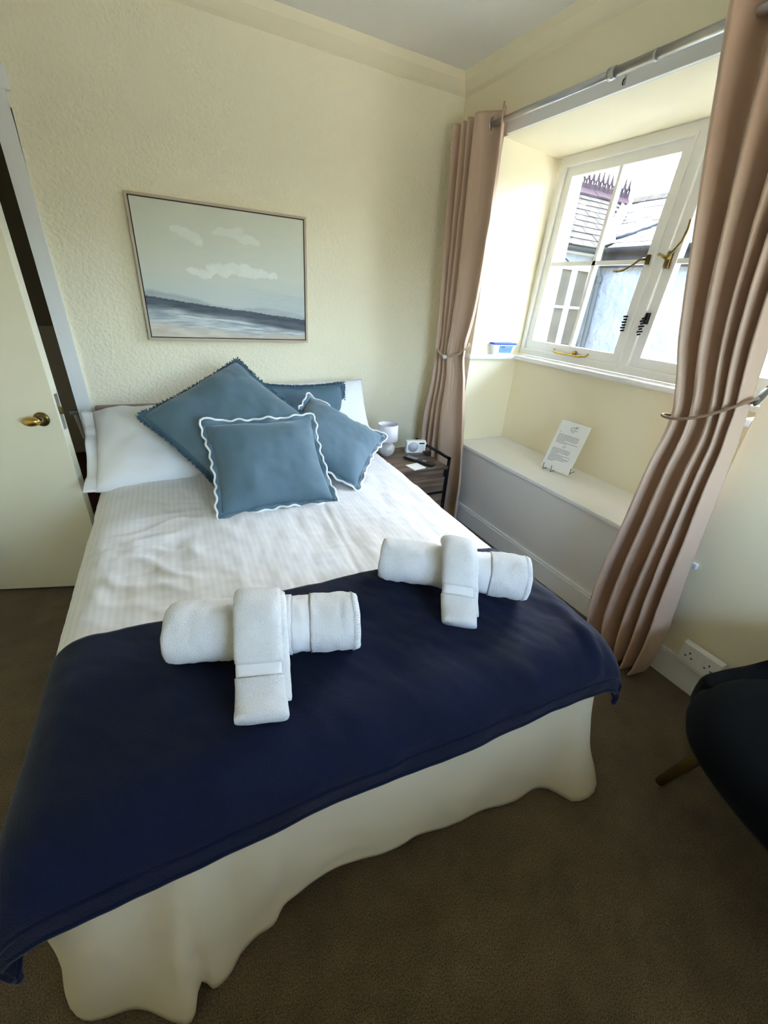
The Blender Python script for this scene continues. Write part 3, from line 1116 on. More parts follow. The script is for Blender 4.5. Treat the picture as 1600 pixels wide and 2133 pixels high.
def fringed(label, c, up, side, rot, h, th_, seed):
    t = thing('fringed_cushion', label, 'cushion', c, frame_mat(c, up, side, rot), 'blue scatter cushions with fringe')
    mb, out = pillow_grid(h, h, th_, seed, 44, 0.07, 0.62, 0.012, 0.9, 0.6)
    o = mb.build('cover', M_TEAL, t, True)
    weld(o)
    fr_ = MB()
    rnd = random.Random(seed)
    core = [q - nn * 0.002 for q, nn, tt in perim(out, 160)]
    fr_.tube(core, [0.013 + 0.003 * nz(i * .35, seed, 0, 1.0) for i in range(160)], 8, closed=True)
    for q, nn, tt in perim(out, 1000):
        for k_ in range(3):
            L_ = rnd.uniform(0.012, 0.022)
            d = (nn + tt * rnd.uniform(-.5, .5) + Vector((0, 0, rnd.uniform(-.9, .9)))).normalized()
            p1 = q + d * L_
            w_ = 0.0022
            z_ = Vector((0, 0, rnd.uniform(-.006, .006)))
            fr_.add([q + z_ - tt * w_, q + z_ + tt * w_, q + z_ + Vector((0, 0, w_ * 1.5)), p1 + z_ - tt * w_, p1 + z_ + tt * w_, p1 + z_ + Vector((0, 0, w_ * 1.5))],
                    [(0, 1, 4, 3), (1, 2, 5, 4), (2, 0, 3, 5), (3, 4, 5)])
    f_ = fr_.build('fringe', M_FRINGE, t)
    f_['kind'] = 'stuff'
    f_['label'] = 'short thick blue fringe'
    return t


def scalloped(label, c, up, side, rot, h, th_, seed, tall=1.0):
    t = thing('scalloped_cushion', label, 'cushion', c, frame_mat(c, up, side, rot), 'blue scatter cushions with wavy white edge')
    mb, out = pillow_grid(h, h * tall, th_, seed, 44, 0.09, 0.72, 0.012, 0.80, 0.45)
    o = mb.build('cover', M_TEAL, t, True)
    weld(o)
    n_ = 480
    pr = perim(out, n_)
    waves = 30
    inner, outer = [], []
    for i, (q, nn, tt) in enumerate(pr):
        s = i / n_
        e = 0.019 + 0.0036 * math.sin(2 * PI * waves * s) + 0.004 * nz(s * 9, seed, 0, 3)
        zz = 0.0065 * math.sin(2 * PI * (waves / 2) * s + 1 + seed) + 0.012 * nz(s * 6, seed, 4, 2)
        inner.append(q - nn * 0.012)
        outer.append(q + nn * e + Vector((0, 0, zz + 0.012 * max(0, nn.y))))
    fl = MB()
    fl.add(inner + outer, [(i, (i + 1) % n_, n_ + (i + 1) % n_, n_ + i) for i in range(n_)])
    solid(fl.build('flange', M_TEAL, t, True, False), 0.003)
    pp = MB()
    pp.tube(outer, 0.0048, 7, closed=True)
    pp.build('piping', M_PIPE, t, True)['label'] = 'wavy white piping'
    return t


fringed('large blue fringed cushion standing on its corner, in front of the white pillow', (-0.0, -0.675, 0.875), (.21, .65, .47), (1, 0, .17), 45, 0.275, 0.20, 3)
fringed('blue fringed cushion mostly hidden at the back, upright against the headboard', (0.485, -0.335, 0.715), (0, .3, .95), (1, 0, 0), 0, 0.24, 0.13, 8)
scalloped('blue cushion with wavy white edge tilted on its corner, beside the lamp', (0.455, -0.80, 0.785), (-.045, .6, .34), (1, 0, -.13), 45, 0.222, 0.18, 2)
scalloped('square blue cushion with wavy white edge, frontmost of the cushions', (0.1, -0.985, 0.768), (.01, .36, .30), (1, 0, .05), 0, 0.236, 0.18, 6, 0.92)


# ------------------------------------------------------------------ towels
def bath_towel(label, p0, p1, rad, seed):
    """rolled towel between two points of its axis line on the bed"""
    p0, p1 = Vector(p0), Vector(p1)
    ax_ = p1 - p0
    L_ = ax_.length
    t = thing('bath_towel_roll', label, 'towel', (p0 + p1) / 2, (0, 0, math.atan2(ax_.y, ax_.x)), 'rolled white bath towels')
    turns = 3.6
    nA = 150
    thick = 0.017
    # bands along the axis: terry, then a flat woven border, then terry to the hem
    def ring(x, layer):
        ring_ = []
        u = x / L_ + 0.5
        edge = min(u, 1 - u) * L_
        shrink = -0.010 * math.exp(-edge / 0.012)
        for i in range(nA + 1):
            th_ = i / nA * turns * 2 * PI
            r = 0.010 + (rad - 0.010) * (i / nA) ** 0.8 + shrink
            if layer == 0:
                r -= thick
            a = -th_ + 2.3
            cy, cz = r * math.cos(a), r * math.sin(a)
            # flattened by its own weight
            cz = cz * 0.90
            if cz < -rad * 0.78:
                cz = -rad * 0.78 + (cz + rad * 0.78) * 0.3
            w_ = 0.0035 * nz(x * 1.5 + seed, cy, cz, 26) + 0.006 * nz(x + seed, cy, cz, 7)
            k_ = 1 + (w_ / max(r, .01) if layer else 0)
            ring_.append((x + (0.004 * nz(i * .11, seed, 0, 1.0)), cy * k_, cz * k_))
        return ring_
    def sheet(x0, x1, nx, name, m, lift=0.0):
        rings_o = [ring(lerp(x0, x1, i / nx), 1) for i in range(nx + 1)]
        rings_i = [ring(lerp(x0, x1, i / nx), 0) for i in range(nx + 1)]
        k_ = nA + 1
        V = [q for r_ in rings_o for q in r_] + [q for r_ in rings_i for q in r_]
        if lift:
            V = [(x, y * (1 + lift / rad), z * (1 + lift / rad)) for x, y, z in V]
        V = [(x, y, z + rad * 0.83) for x, y, z in V]
        o_ = (nx + 1) * k_
        F = []
        for i in range(nx):
            for j in range(nA):
                F.append((i * k_ + j, i * k_ + j + 1, (i + 1) * k_ + j + 1, (i + 1) * k_ + j))
                F.append((o_ + i * k_ + j, o_ + (i + 1) * k_ + j, o_ + (i + 1) * k_ + j + 1, o_ + i * k_ + j + 1))
            for j in (0, nA):
                F.append((i * k_ + j, (i + 1) * k_ + j, o_ + (i + 1) * k_ + j, o_ + i * k_ + j))
        for j in range(nA):
            for i in (0, nx):
                F.append((i * k_ + j, o_ + i * k_ + j, o_ + i * k_ + j + 1, i * k_ + j + 1))
        return mk(name, V, F, m, t, True)
    h_ = L_ / 2
    sheet(-h_, h_ - 0.165, 40, 'terry', M_TOWEL)
    sheet(h_ - 0.165, h_ - 0.120, 8, 'woven_border', M_TBAND, -0.004)
    sheet(h_ - 0.120, h_, 22, 'terry', M_TOWEL)
    # whipped stitches along the hem at the end of the outer turn
    k1 = int(nA * (1 - 1 / turns))
    ra, rb = ring(h_ - 0.002, 1), ring(h_ - 0.016, 1)
    hs = MB()
    for i in range(k1, nA):
        for f_ in (0.0, 0.5):
            a_ = Vector(ra[i]).lerp(Vector(ra[i + 1]), f_)
            b_ = Vector(rb[i]).lerp(Vector(rb[i + 1]), f_)
            up_ = Vector((0, a_.y, a_.z)).normalized() * 0.0012
            hs.tube([a_ + up_ + Vector((0, 0, rad * .83)), b_ + up_ + Vector((0, 0, rad * .83))], 0.0016, 5)
    hs.build('hem_stitching', M_TBAND, t, True)
    return t


TZ = 0.628
T1, T2 = ((-0.352, -1.845, TZ), (0.078, -1.972, TZ)), ((0.268, -1.735, TZ), (0.635, -2.008, TZ))
bath_towel('rolled white bath towel, the nearer of two on the throw', *T1, 0.088, 1.0)
bath_towel('rolled white bath towel lying nearer the window on the throw', *T2, 0.084, 4.0)


def hand_towel(label, path, wid, thick, side, seed):
    """narrow folded towel draped over a roll; path runs from its upper end to its lower end"""
    P = [Vector(q) for q in path]
    # resample smoothly
    cum = [0]
    for i in range(1, len(P)):
        cum.append(cum[-1] + (P[i] - P[i - 1]).length)
    rows_ = [(cum[i], *P[i]) for i in range(len(P))]
    T = cum[-1]
    t = thing('hand_towel', label, 'towel', P[-1], None, 'folded white hand towels')
    side = Vector(side).normalized()

    def section(name, s0, s1, m, ex=0.0, e0=False, e1=False, layer=0.0, wsc=1.0, tsc=1.0):
        n_ = max(6, int((s1 - s0) / 0.006))
        K = 40
        V = []
        for i in range(n_ + 1):
            s = lerp(s0, s1, i / n_)
            c = Vector(interp(rows_, s))
            c2 = Vector(interp(rows_, min(T, s + 0.004)))
            c1 = Vector(interp(rows_, max(0, s - 0.004)))
            tg = (c2 - c1).normalized()
            nr = side.cross(tg).normalized()
            if nr.z < 0:
                nr = -nr
            sc_ = 1.0
            if e0:
                sc_ = min(sc_, (1 - (1 - min(1, (s - s0) / 0.018)) ** 2) ** 0.5 * 0.55 + 0.45)
            if e1:
                sc_ = min(sc_, (1 - (1 - min(1, (s1 - s) / 0.008)) ** 2) ** 0.5 * 0.3 + 0.7)
            for j in range(K):
                a = 2 * PI * j / K
                ca, sa = math.cos(a), math.sin(a)
                x = math.copysign(abs(ca) ** 0.55, ca) * wid / 2 * wsc * (0.9 + 0.1 * sc_)
                y = math.copysign(abs(sa) ** 0.7, sa) * thick / 2 * tsc * sc_
                q = c + side * (x + layer) + nr * (y + ex * 0)
                w_ = 0.0028 * nz(q.x + seed, q.y, q.z, 30) + 0.004 * nz(q.x + seed, q.y, q.z, 9) + ex
                q += (side * ca * 0.5 + nr * sa) * w_
                V.append(q)
        F = [(i * K + j, i * K + (j + 1) % K, (i + 1) * K + (j + 1) % K, (i + 1) * K + j) for i in range(n_) for j in range(K)]
        F += [tuple(range(K))[::-1], tuple(n_ * K + j for j in range(K))]
        mk(name, V, F, m, t, True)
    b0, b1 = T * 0.60, T * 0.70
    section('terry', 0, b0, M_TOWEL, 0, True, False)
    section('woven_border', b0, b1, M_TBAND, -0.004)
    section('terry', b1, T, M_TOWEL, 0.001, False, True)
    # second fold showing along one long side
    section('under_fold', T * 0.05, T * 0.88, M_TOWEL, 0, True, True, wid * 0.13, 0.92, 0.62)
    return t


def roll_path(p0, p1, f, rad, lean, ext):
    """draped path over a roll at fraction f of its length, falling to the camera side"""
    p0, p1 = Vector(p0), Vector(p1)
    c = p0.lerp(p1, f)
    ax_ = (p1 - p0).normalized()
    d = Vector((ax_.y, -ax_.x, 0))
    if d.y > 0:
        d = -d
    d = (d + ax_ * lean).normalized()
    z0 = p0.z
    pts_ = [c - d * 0.030 + Vector((0, 0, rad * 1.80)), c + d * 0.012 + Vector((0, 0, rad * 1.93)), c + d * 0.06 + Vector((0, 0, rad * 1.70)),
            c + d * 0.105 + Vector((0, 0, rad * 1.15)), c + d * 0.145 + Vector((0, 0, rad * 0.66)), c + d * 0.19 + Vector((0, 0, rad * 0.40)), c + d * ext + Vector((0, 0, rad * 0.30))]
    return pts_, ax_


pp_, sd_ = roll_path(*T1, 0.465, 0.088, 0.06, 0.225)
hand_towel('folded white hand towel draped over the nearer bath towel roll', pp_, 0.108, 0.042, sd_, 2.2)
pp_, sd_ = roll_path(*T2, 0.50, 0.084, 0.14, 0.205)
hand_towel('folded white hand towel draped over the bath towel roll nearer the window', pp_, 0.096, 0.042, sd_, 6.4)

# ================================================================== PICTURE
PL, PRt, PT, PB = -0.281, 0.585, 1.795, 1.155
pic = thing('seascape_painting', 'framed seascape painting in greys and blues hanging above the headboard', 'painting', (0.152, 0, PB))
f_ = MB()
fw, fy0, fy1 = 0.011, -0.040, -0.004
f_.box(PL, PL + fw, fy0, fy1, PB, PT).box(PRt - fw, PRt, fy0, fy1, PB, PT).box(PL + fw, PRt - fw, fy0, fy1, PT - fw, PT).box(PL + fw, PRt - fw, fy0, fy1, PB, PB + fw)
f_.build('frame', M_FRAME, pic)
MB().box(PL + fw, PRt - fw, -0.022, -0.006, PB + fw, PT - fw).build('backing', M_SLIP, pic)
# canvas with the painting as colour on a fine grid
NU, NVV = 260, 190
cx0, cx1, cz0, cz1 = PL + fw + .005, PRt - fw - .005, PB + fw + .005, PT - fw - .005
cm = MB()
cm.grid(lambda u, v: (lerp(cx0, cx1, u), -0.034, lerp(cz0, cz1, v)), NU, NVV)
k0 = len(cm.v)
M_PAINT = bpy.data.materials.new('painted_canvas')
M_PAINT.use_nodes = True
nb = M_PAINT.node_tree.nodes
pb_ = nb['Principled BSDF']
pb_.inputs['Roughness'].default_value = 0.55
at = nb.new('ShaderNodeAttribute')
at.attribute_name = 'paint'
M_PAINT.node_tree.links.new(at.outputs['Color'], pb_.inputs['Base Color'])
canvas = cm.build('canvas', M_PAINT, pic, False, False)
md = canvas.modifiers.new('thickness', 'SOLIDIFY')
md.thickness = 0.012
md.offset = -1


def mix3(a, b, t):
    t = min(1, max(0, t))
    return tuple(lerp(a[i], b[i], t) for i in range(3))


def blob(u, v, pts_, sc_):
    d = 0
    for (bu, bv, ru, rv) in pts_:
        e = ((u - bu) / ru) ** 2 + ((v - bv) / rv) ** 2
        d = max(d, 1 - e)
    return d


CL1 = [(.27, .80, .05, .035), (.31, .775, .05, .04), (.34, .745, .03, .04), (.22, .815, .035, .025)]
CL2 = [(.47, .835, .05, .03), (.55, .83, .06, .04), (.62, .80, .06, .04), (.67, .785, .04, .03), (.58, .855, .04, .03)]
CL3 = [(.29, .53, .04, .03), (.35, .505, .05, .035), (.40, .55, .035, .05), (.47, .55, .06, .055), (.53, .57, .05, .05), (.60, .56, .06, .055), (.66, .545, .05, .05), (.72, .545, .05, .035), (.78, .535, .04, .03)]


def paint(u, v):
    n1 = nz(u * 3, v * 9, 0, 2.0, 4)
    n2 = nz(u * 5, v * 40, 3, 1.6, 4)
    sky_ = mix3((206, 210, 198), (214, 214, 196), v * 1.2 - .3 + .3 * n1)
    sky_ = mix3(sky_, (196, 204, 202), sstep(.55, .33, v) * .8)
    c = sky_
    for cl, st_ in ((CL1, .75), (CL2, .75), (CL3, 1.0)):
        b = blob(u + .012 * nz(u, v, 2, 22), v + .016 * nz(u, v, 6, 22), cl, 1)
        if b > 0:
            c = mix3(c, (232, 234, 226), st_ * sstep(0, .35, b) * (0.75 + .25 * nz(u, v, 9, 14)))
    hor = 0.315 - 0.135 * u + .006 * n1          # horizon drops to the right
    # distant hills
    hl = hor + .035 + .022 * math.sin(u * 9 + .6) + .010 * nz(u, 0, 0, 12)
    if v < hl + .01:
        c = mix3(c, (150, 160, 166), sstep(hl + .01, hl - .02, v) * (.75 - .2 * u + .3 * n2))
    if u > .45 and hor + .03 < v < hor + .2:
        c = mix3(c, (178, 188, 194), (.5 + .5 * n2) * sstep(.45, .9, u) * .7)
    if v < hor:
        d = hor - v
        band = 0.075 + .02 * nz(u, 0, 4, 3)
        dark = mix3((62, 70, 80), (84, 94, 106), .5 + .9 * n2)
        water = mix3((150, 160, 168), (206, 212, 212), .5 + 1.1 * n2)
        c = mix3(dark, water, sstep(band * .55, band * 1.5, d))
        d2 = sstep(.5, .75, u) * math.exp(-((d - .085) / .022) ** 2)
        c = mix3(c, (66, 74, 86), d2 * (.9 + .5 * n2))
        for (uu, dd, ru, rd) in ((.28, .115, .09, .006), (.45, .175, .12, .005), (.50, .105, .16, .006), (.62, .14, .10, .005)):
            e = math.exp(-((u - uu) / ru) ** 4 - ((d - dd) / rd) ** 2)
            c = mix3(c, (236, 238, 234), e * .9)
        sand = mix3((214, 208, 194), (196, 184, 170), .4 + 1.0 * n2 + .4 * sstep(.4, .8, u))
        c = mix3(c, sand, sstep(.16, .235, d + .03 * n1) if u < .7 else sstep(.13, .2, d + .03 * n1))
    return srgb(*[min(255, max(0, q)) for q in c])


ca_ = canvas.data.color_attributes.new('paint', 'FLOAT_COLOR', 'POINT')
buf = []
for j in range(NVV + 1):
    for i in range(NU + 1):
        buf += [*paint(i / NU, j / NVV), 1.0]
ca_.data.foreach_set('color', buf)

# ================================================================== NIGHTSTAND and what stands on it
NX0, NX1, NY0, NY1, NZ = 0.868, 1.245, -0.765, -0.36, 0.535
ns = thing('nightstand', 'rustic brown bedside table with black metal frame and drawers', 'nightstand', ((NX0 + NX1) / 2, (NY0 + NY1) / 2, 0))
box('top', NX0, NX1 - 0.012, NY0, NY1, NZ - 0.018, NZ, M_RUSTIC, ns, 0.002)
for x in (NX0 - .002, NX1 - .012):
    sidef = MB()
    rail = x > 1.0
    for y in (NY0 + .002, NY1 - .016):
        sidef.box(x, x + .014, y, y + .014, 0, NZ + 0.055 if rail else NZ - .02)
    if rail:
        sidef.box(x, x + .014, NY0 + .002, NY1 - .002, NZ + .041, NZ + .055)
    sidef.box(x, x + .014, NY0 + .016, NY1 - .016, 0.02, 0.034)
    sidef.box(x, x + .014, NY0 + .016, NY1 - .016, NZ - .034, NZ - .02)
    sidef.build('side_frame', M_IRON, ns)
box('body', NX0 + .013, NX1 - .013, NY0 + .014, NY1 - .01, 0.16, NZ - .018, M_RUSTICD, ns)
for z0, z1 in ((0.375, 0.470), (0.262, 0.357)):
    dr = box('drawer', NX0 + .018, NX1 - .03, NY0 - .002, NY0 + .014, z0 + .0, z1, M_RUSTICD, ns, 0.002)
    MB().box(NX0 + .018, NX1 - .03, NY0 - .006, NY0 + .012, z0 - .010, z0).build('drawer_edge', M_IRON, dr)
MB().box(NX1 - .03, NX1 - .018, NY0 - .001, NY0 + .014, 0.16, NZ - .02).build('front_stile', M_IRON, ns)
box('shelf', NX0 + .012, NX1 - .012, NY0 + .004, NY1 - .004, 0.145, 0.16, M_RUSTIC, ns, 0.002)

lp = thing('table_lamp', 'small table lamp with pale drum shade and round grey ceramic base', 'lamp', (0.950, -0.475, NZ))
MB().lathe([(0.0, 0.0), (0.026, 0.0), (0.030, 0.004), (0.046, 0.022), (0.053, 0.045), (0.050, 0.066), (0.036, 0.084), (0.017, 0.094), (0.013, 0.103), (0.0, 0.103)], (0.950, -0.475, NZ), 32).build('base', M_CERAM, lp, True)
MB().lathe([(0.008, 0.10), (0.008, 0.13)], (0.950, -0.475, NZ), 16).build('lamp_holder', M_WPL, lp, True)
solid(MB().lathe([(0.066, 0.105), (0.061, 0.205)], (0.950, -0.475, NZ), 40).build('lamp_shade', M_SHADE, lp, True, False), 0.002)
MB().tube([(0.950 + .061 * math.cos(a), -0.475 + .061 * math.sin(a), NZ + .205) for a in [2 * PI * i / 40 for i in range(40)]], 0.0015, 6, True).build('shade_rim', M_GREYPL, lp, True)

rd = thing('radio', 'small white portable radio with grey speaker on the bedside table', 'radio', (1.165, -0.475, NZ), (0, 0, math.radians(-12)))
MB().box(-.068, .068, -.02, .02, 0, .083, 0.010).build('case', M_WPL, rd)
sp = MB().lathe([(0.0, 0.0), (0.034, 0.0), (0.034, 0.0015), (0.0, 0.0015)], (0, 0, 0), 28)
sp.v = [(-.022 + x * 1.05, -.0195 - z, .043 + y) for x, y, z in sp.v]
sp.build('speaker_grille', M_GREYPL, rd, True)
MB().box(.018, .054, -.0215, -.0195, .062, .071).build('display', M_BLACK, rd)
for i in range(4):
    MB().box(.012, .058, -.0210, -.0195, .046 - i * .010, .0475 - i * .010).build('trim_line', M_GREYPL, rd)
kn = MB().lathe([(0.0, 0.0), (0.009, 0.0), (0.009, 0.007), (0.0, 0.008)], (0, 0, 0), 16)
kn.v = [(.068 + z, y, .055 + x) for x, y, z in kn.v]
kn.build('dial', M_WPL, rd, True)
ad = thing('power_adapter', 'black plug adapter with lead behind the white radio', 'adapter', (1.215, -0.555, NZ))
MB().box(1.20, 1.23, -0.575, -0.535, NZ, NZ + .026, .004).build('block', M_BLACK, ad)
MB().tube([(1.215, -.535, NZ + .012), (1.21, -.50, NZ + .01), (1.222, -.46, NZ + .006), (1.224, -.42, NZ + .005)], .003, 6).build('lead', M_BLACK, ad, True)

rm = thing('remote_control', 'black remote control lying across the bedside table', 'remote', (1.095, -0.645, NZ), (0, 0, math.radians(-62)))
MB().box(-.105, .105, -.021, .021, 0.0, .017, .006).build('case', M_BLACK, rm)
for i in range(6):
    for j in range(3):
        MB().lathe([(0.0035, 0), (0.0035, 0.002), (0, 0.002)], (-.085 + i * .013, -.012 + j * .012, .0168), 8).build('button', M_GREYPL, rm)
MB().tube([(.035 + .011 * math.cos(a), .011 * math.sin(a), .0175) for a in [2 * PI * i / 24 for i in range(24)]], .0025, 6, True).build('navigation_ring', M_CHROME, rm, True)
cs = box('coaster', 0.985, 1.075, -0.755, -0.670, NZ, NZ + .006, M_CARD, None, .0015)
cs.rotation_euler = (0, 0, math.radians(9))
tag(cs, 'square pale speckled coaster at the front of the bedside table', 'coaster')

# ================================================================== CURTAINS, POLE
PX, PZ = 1.485, 2.272
po_ = thing('curtain_pole', 'brushed steel extendable curtain pole across the window recess', 'curtain pole', (PX, -1.15, PZ))
MB().tube([(PX, -0.10, PZ), (PX, -1.15, PZ)], 0.0135, 14).build('inner_tube', M_CHROME, po_, True)
MB().tube([(PX, -1.10, PZ), (PX, -2.25, PZ)], 0.0170, 14).build('outer_tube', M_CHROME, po_, True)
MB().tube([(PX, -1.095, PZ), (PX, -1.125, PZ)], 0.0205, 14).build('collar', M_CHROME, po_, True)
MB().tube([(PX, -1.285, PZ), (PX, -1.295, PZ)], 0.0182, 14).build('collar', M_CHROME, po_, True)
for y in (-0.12, -2.2):
    MB().tube([(PX, y, PZ), (PX + .05, y, PZ), (XR - .001, y, PZ)], 0.008, 8).build('bracket', M_CHROME, po_, True)
hk = thing('wall_hook', 'small metal hook screwed into the lintel board below the pole', 'hook', (XR - .02, -1.12, 2.25))
MB().box(XR - .021, XR - .018, -1.126, -1.118, 2.248, 2.278).build('plate', M_CHROME, hk)
MB().tube([(XR - .02, -1.122, 2.268), (XR - .028, -1.122, 2.262), (XR - .029, -1.122, 2.252), (XR - .025, -1.122, 2.247)], .0022, 6).build('hook_wire', M_IRON, hk, True)


def curtain(rows, weights, first, nfine, seed):
    """rows: (z, y0, y1, x, amp); weights: widths of the successive half folds"""
    rows = sorted(rows)
    zt, zb = rows[-1][0], rows[0][0]
    tot = sum(weights)
    cum = [0.0]
    for w_ in weights:
        cum.append(cum[-1] + w_ / tot)
    rnd = random.Random(seed)
    pk = [rnd.uniform(.65, 1.1) for _ in range(len(weights) + 1)]

    def fold(u, z):
        u = min(.9999, max(0.0, u + 0.018 * nz(u * 2, z * .7, seed, 1.3)))
        for i in range(len(weights)):
            if cum[i] <= u <= cum[i + 1]:
                break
        t = (u - cum[i]) / (cum[i + 1] - cum[i])
        sg = first * (1 if i % 2 == 0 else -1)
        a_, b_ = sg * pk[i], -sg * pk[i + 1]
        e = 0.5 - 0.5 * math.cos(PI * t)
        return lerp(a_, b_, e)

    def fn(u, v):
        z = lerp(zt, zb, v)
        y0, y1, xc, amp = interp(rows, z)
        tie = math.exp(-((z - 1.13) / 0.16) ** 2)
        x = xc + amp * fold(u, z) + 0.005 * nz(u * 5, z * 1.4, seed + 9, 2.0) + tie * 0.010 * nz(u * 9, z * 2.2, seed + 2, 2.0)
        y = lerp(y0, y1, u) + 0.010 * nz(u * 4, z * .8, seed + 5, 1.5) * (1 - abs(2 * u - 1))
        return (min(x, XR - 0.02 if not (YO1 < y < YO0) else 9), y, z)
    mb = MB()
    mb.grid(fn, nfine, 130)
    return mb, fn


c1 = thing('curtain', 'dusky pink eyelet curtain tied back in the corner beside the bedside table', 'curtain', (1.46, -0.33, 0), None, 'dusky pink curtains')
rowsL = [(2.325, -.085, -.525, 1.475, .050), (2.0, -.11, -.545, 1.472, .050), (1.7, -.13, -.545, 1.470, .048), (1.4, -.15, -.525, 1.468, .042), (1.12, -.165, -.480, 1.466, .034), (.98, -.165, -.525, 1.466, .040), (.7, -.125, -.60, 1.462, .050), (.35, -.13, -.66, 1.46, .052), (.015, -.14, -.68, 1.455, .054)]
mb, fnL = curtain(rowsL, [.5, .45, .4, .45, .45, .5, .5, 1.9, 1.0], 1, 220, 1.0)
solid(mb.build('drape', M_CURT, c1, True, False), 0.004)
c2 = thing('curtain', 'dusky pink eyelet curtain gathered at the near side of the window recess', 'curtain', (1.44, -1.95, 0), None, 'dusky pink curtains')
rowsR = [(2.325, -1.49, -2.02, 1.455, .070), (2.0, -1.565, -2.0, 1.45, .068), (1.69, -1.645, -1.99, 1.445, .062), (1.39, -1.72, -2.01, 1.44, .052), (1.12, -1.80, -2.045, 1.435, .040), (.93, -1.785, -2.06, 1.43, .050), (.69, -1.77, -2.075, 1.43, .060), (.4, -1.745, -2.095, 1.43, .066), (.2, -1.745, -2.11, 1.43, .068), (.05, -1.79, -2.10, 1.43, .060), (.012, -1.82, -2.09, 1.43, .060)]
mb, fnR = curtain(rowsR, [1.0, .7, 1.1, .75, .9, .55, .5, .45, .5, .45], 1, 240, 7.0)
solid(mb.build('drape', M_CURT, c2, True, False), 0.004)
# eyelets
for cur, ys in ((c1, (-0.15, -0.22, -0.29, -0.398)), (c2, (-1.58, -1.71, -1.84, -1.96))):
    for y in ys:
        MB().tube([(PX + .026 * math.cos(a), y + .006 * math.cos(a), PZ + .026 * math.sin(a)) for a in [2 * PI * i / 28 for i in range(28)]], .0055, 8, True).build('eyelet', M_CHROME, cur, True)


# rope tie backs
def loop_round(fn, rows, z, grow, zfun):
    y0, y1, xc, amp = interp(sorted(rows), z)
    cy, ry = (y0 + y1) / 2, abs(y1 - y0) / 2 + grow
    pts_ = []
    for i in range(48):
        a = 2 * PI * i / 48
        pts_.append((xc + (amp + grow) * math.sin(a), cy + ry * math.cos(a), zfun(math.cos(a), math.sin(a))))
    return pts_


tb = thing('rope_tieback', 'beige rope tie back with bead round the corner curtain', 'tie back', (1.46, -0.33, 1.08), None, 'rope curtain tie backs')
MB().tube(loop_round(fnL, rowsL, 1.12, .010, lambda c, s: 1.125 + 0.06 * abs(c) ** 1.5 * (1 if s < 0.2 else 0.6) + (0.03 if s > 0 else 0) - (0.015 if s < -.6 else 0)), .0055, 8, True).build('rope', M_ROPE, tb, True)
MB().tube([(1.415, -.315, 1.118), (1.411, -.33, 1.112), (1.415, -.345, 1.118)], [.011, .014, .011], 10).build('bead', M_PIPE, tb, True)
MB().tube([(1.50, -.165, 1.18), (1.54, -.14, 1.20), (XR - .002, -.12, 1.21)], .005, 8).build('hook', M_BRASSD, tb, True)
tb = thing('rope_tieback', 'brown rope tie back with grey end round the near curtain', 'tie back', (1.43, -1.93, 1.08), None, 'rope curtain tie backs')
MB().tube(loop_round(fnR, rowsR, 1.13, .012, lambda c, s: 1.135 - 0.06 * c + 0.035 * c * c), .0055, 8, True).build('rope', M_ROPEB, tb, True)
MB().tube([(1.44, -2.055, 1.212), (1.48, -2.045, 1.228), (1.52, -2.035, 1.242), (1.558, -2.03, 1.256)], [.007, .012, .012, .007], 8).build('rope_end', M_ROPEG, tb, True)
MB().tube([(1.545, -2.03, 1.256), (XR - .002, -2.03, 1.26)], .008, 8).build('hook', M_BRASSD, tb, True)

# ================================================================== THINGS ON THE SILL AND SEAT
tu = thing('plastic_tub', 'small clear plastic tub with blue lid on the window ledge', 'tub', (1.83, -0.376, 1.14))
tv = MB()
x0_, x1_ = 1.735, 1.925
tv.add([(x0_ + .014, -.345, 1.14), (x1_ - .014, -.345, 1.14), (x1_ - .014, -.405, 1.14), (x0_ + .014, -.405, 1.14), (x0_, -.338, 1.205), (x1_, -.338, 1.205), (x1_, -.415, 1.205), (x0_, -.415, 1.205)],
       [(0, 1, 2, 3), (4, 5, 6, 7), (0, 1, 5, 4), (1, 2, 6, 5), (2, 3, 7, 6), (3, 0, 4, 7)])
tv.build('container', M_CLEAR, tu)
MB().box(x0_ - .004, x1_ + .004, -.420, -.336, 1.203, 1.215, .004).build('lid', M_BLUE, tu)
lbv = MB()
lbv.add([(1.795, -.4085, 1.152), (1.898, -.4085, 1.152), (1.903, -.4158, 1.196), (1.790, -.4158, 1.196)], [(0, 1, 2, 3)])
solid(lbv.build('label', M_LABEL, tu, False, False), .0015)
MB().box(1.803, 1.832, -.4172, -.4155, 1.185, 1.190).build('print', M_INKD, tu)
MB().box(1.815, 1.85, -.4155, -.4135, 1.172, 1.175).build('print', M_INK, tu)
MB().box(1.855, 1.89, -.4160, -.4140, 1.176, 1.179).build('print', M_INK, tu)

# card on a wire easel: leans back against the seat wall
CB0, CB1 = Vector((1.752, -1.012, .575)), Vector((1.775, -1.185, .575))
cs_ = (CB1 - CB0)
cw = cs_.length
sdv = cs_.normalized()
upv = Vector((.36, .04, .93)).normalized()
upv = (upv - sdv * upv.dot(sdv)).normalized()
nv = upv.cross(sdv)
if nv.x > 0:
    nv = -nv
CH = 0.297
cmat = Matrix(((sdv.x, upv.x, nv.x), (sdv.y, upv.y, nv.y), (sdv.z, upv.z, nv.z)))
if cmat.determinant() < 0:
    nv2 = -nv
card = thing('information_card', 'white printed information card leaning on the window seat', 'card', CB0, Matrix(((sdv.x, upv.x, (sdv.cross(upv)).x), (sdv.y, upv.y, (sdv.cross(upv)).y), (sdv.z, upv.z, (sdv.cross(upv)).z))))
fs = 1 if sdv.cross(upv).x < 0 else -1       # which local z faces the room
def cbox(mb, x0, x1, y0, y1, z0, z1):
    zs = sorted((fs * z0, fs * z1))
    return mb.box(x0, x1, y0, y1, zs[0], zs[1])
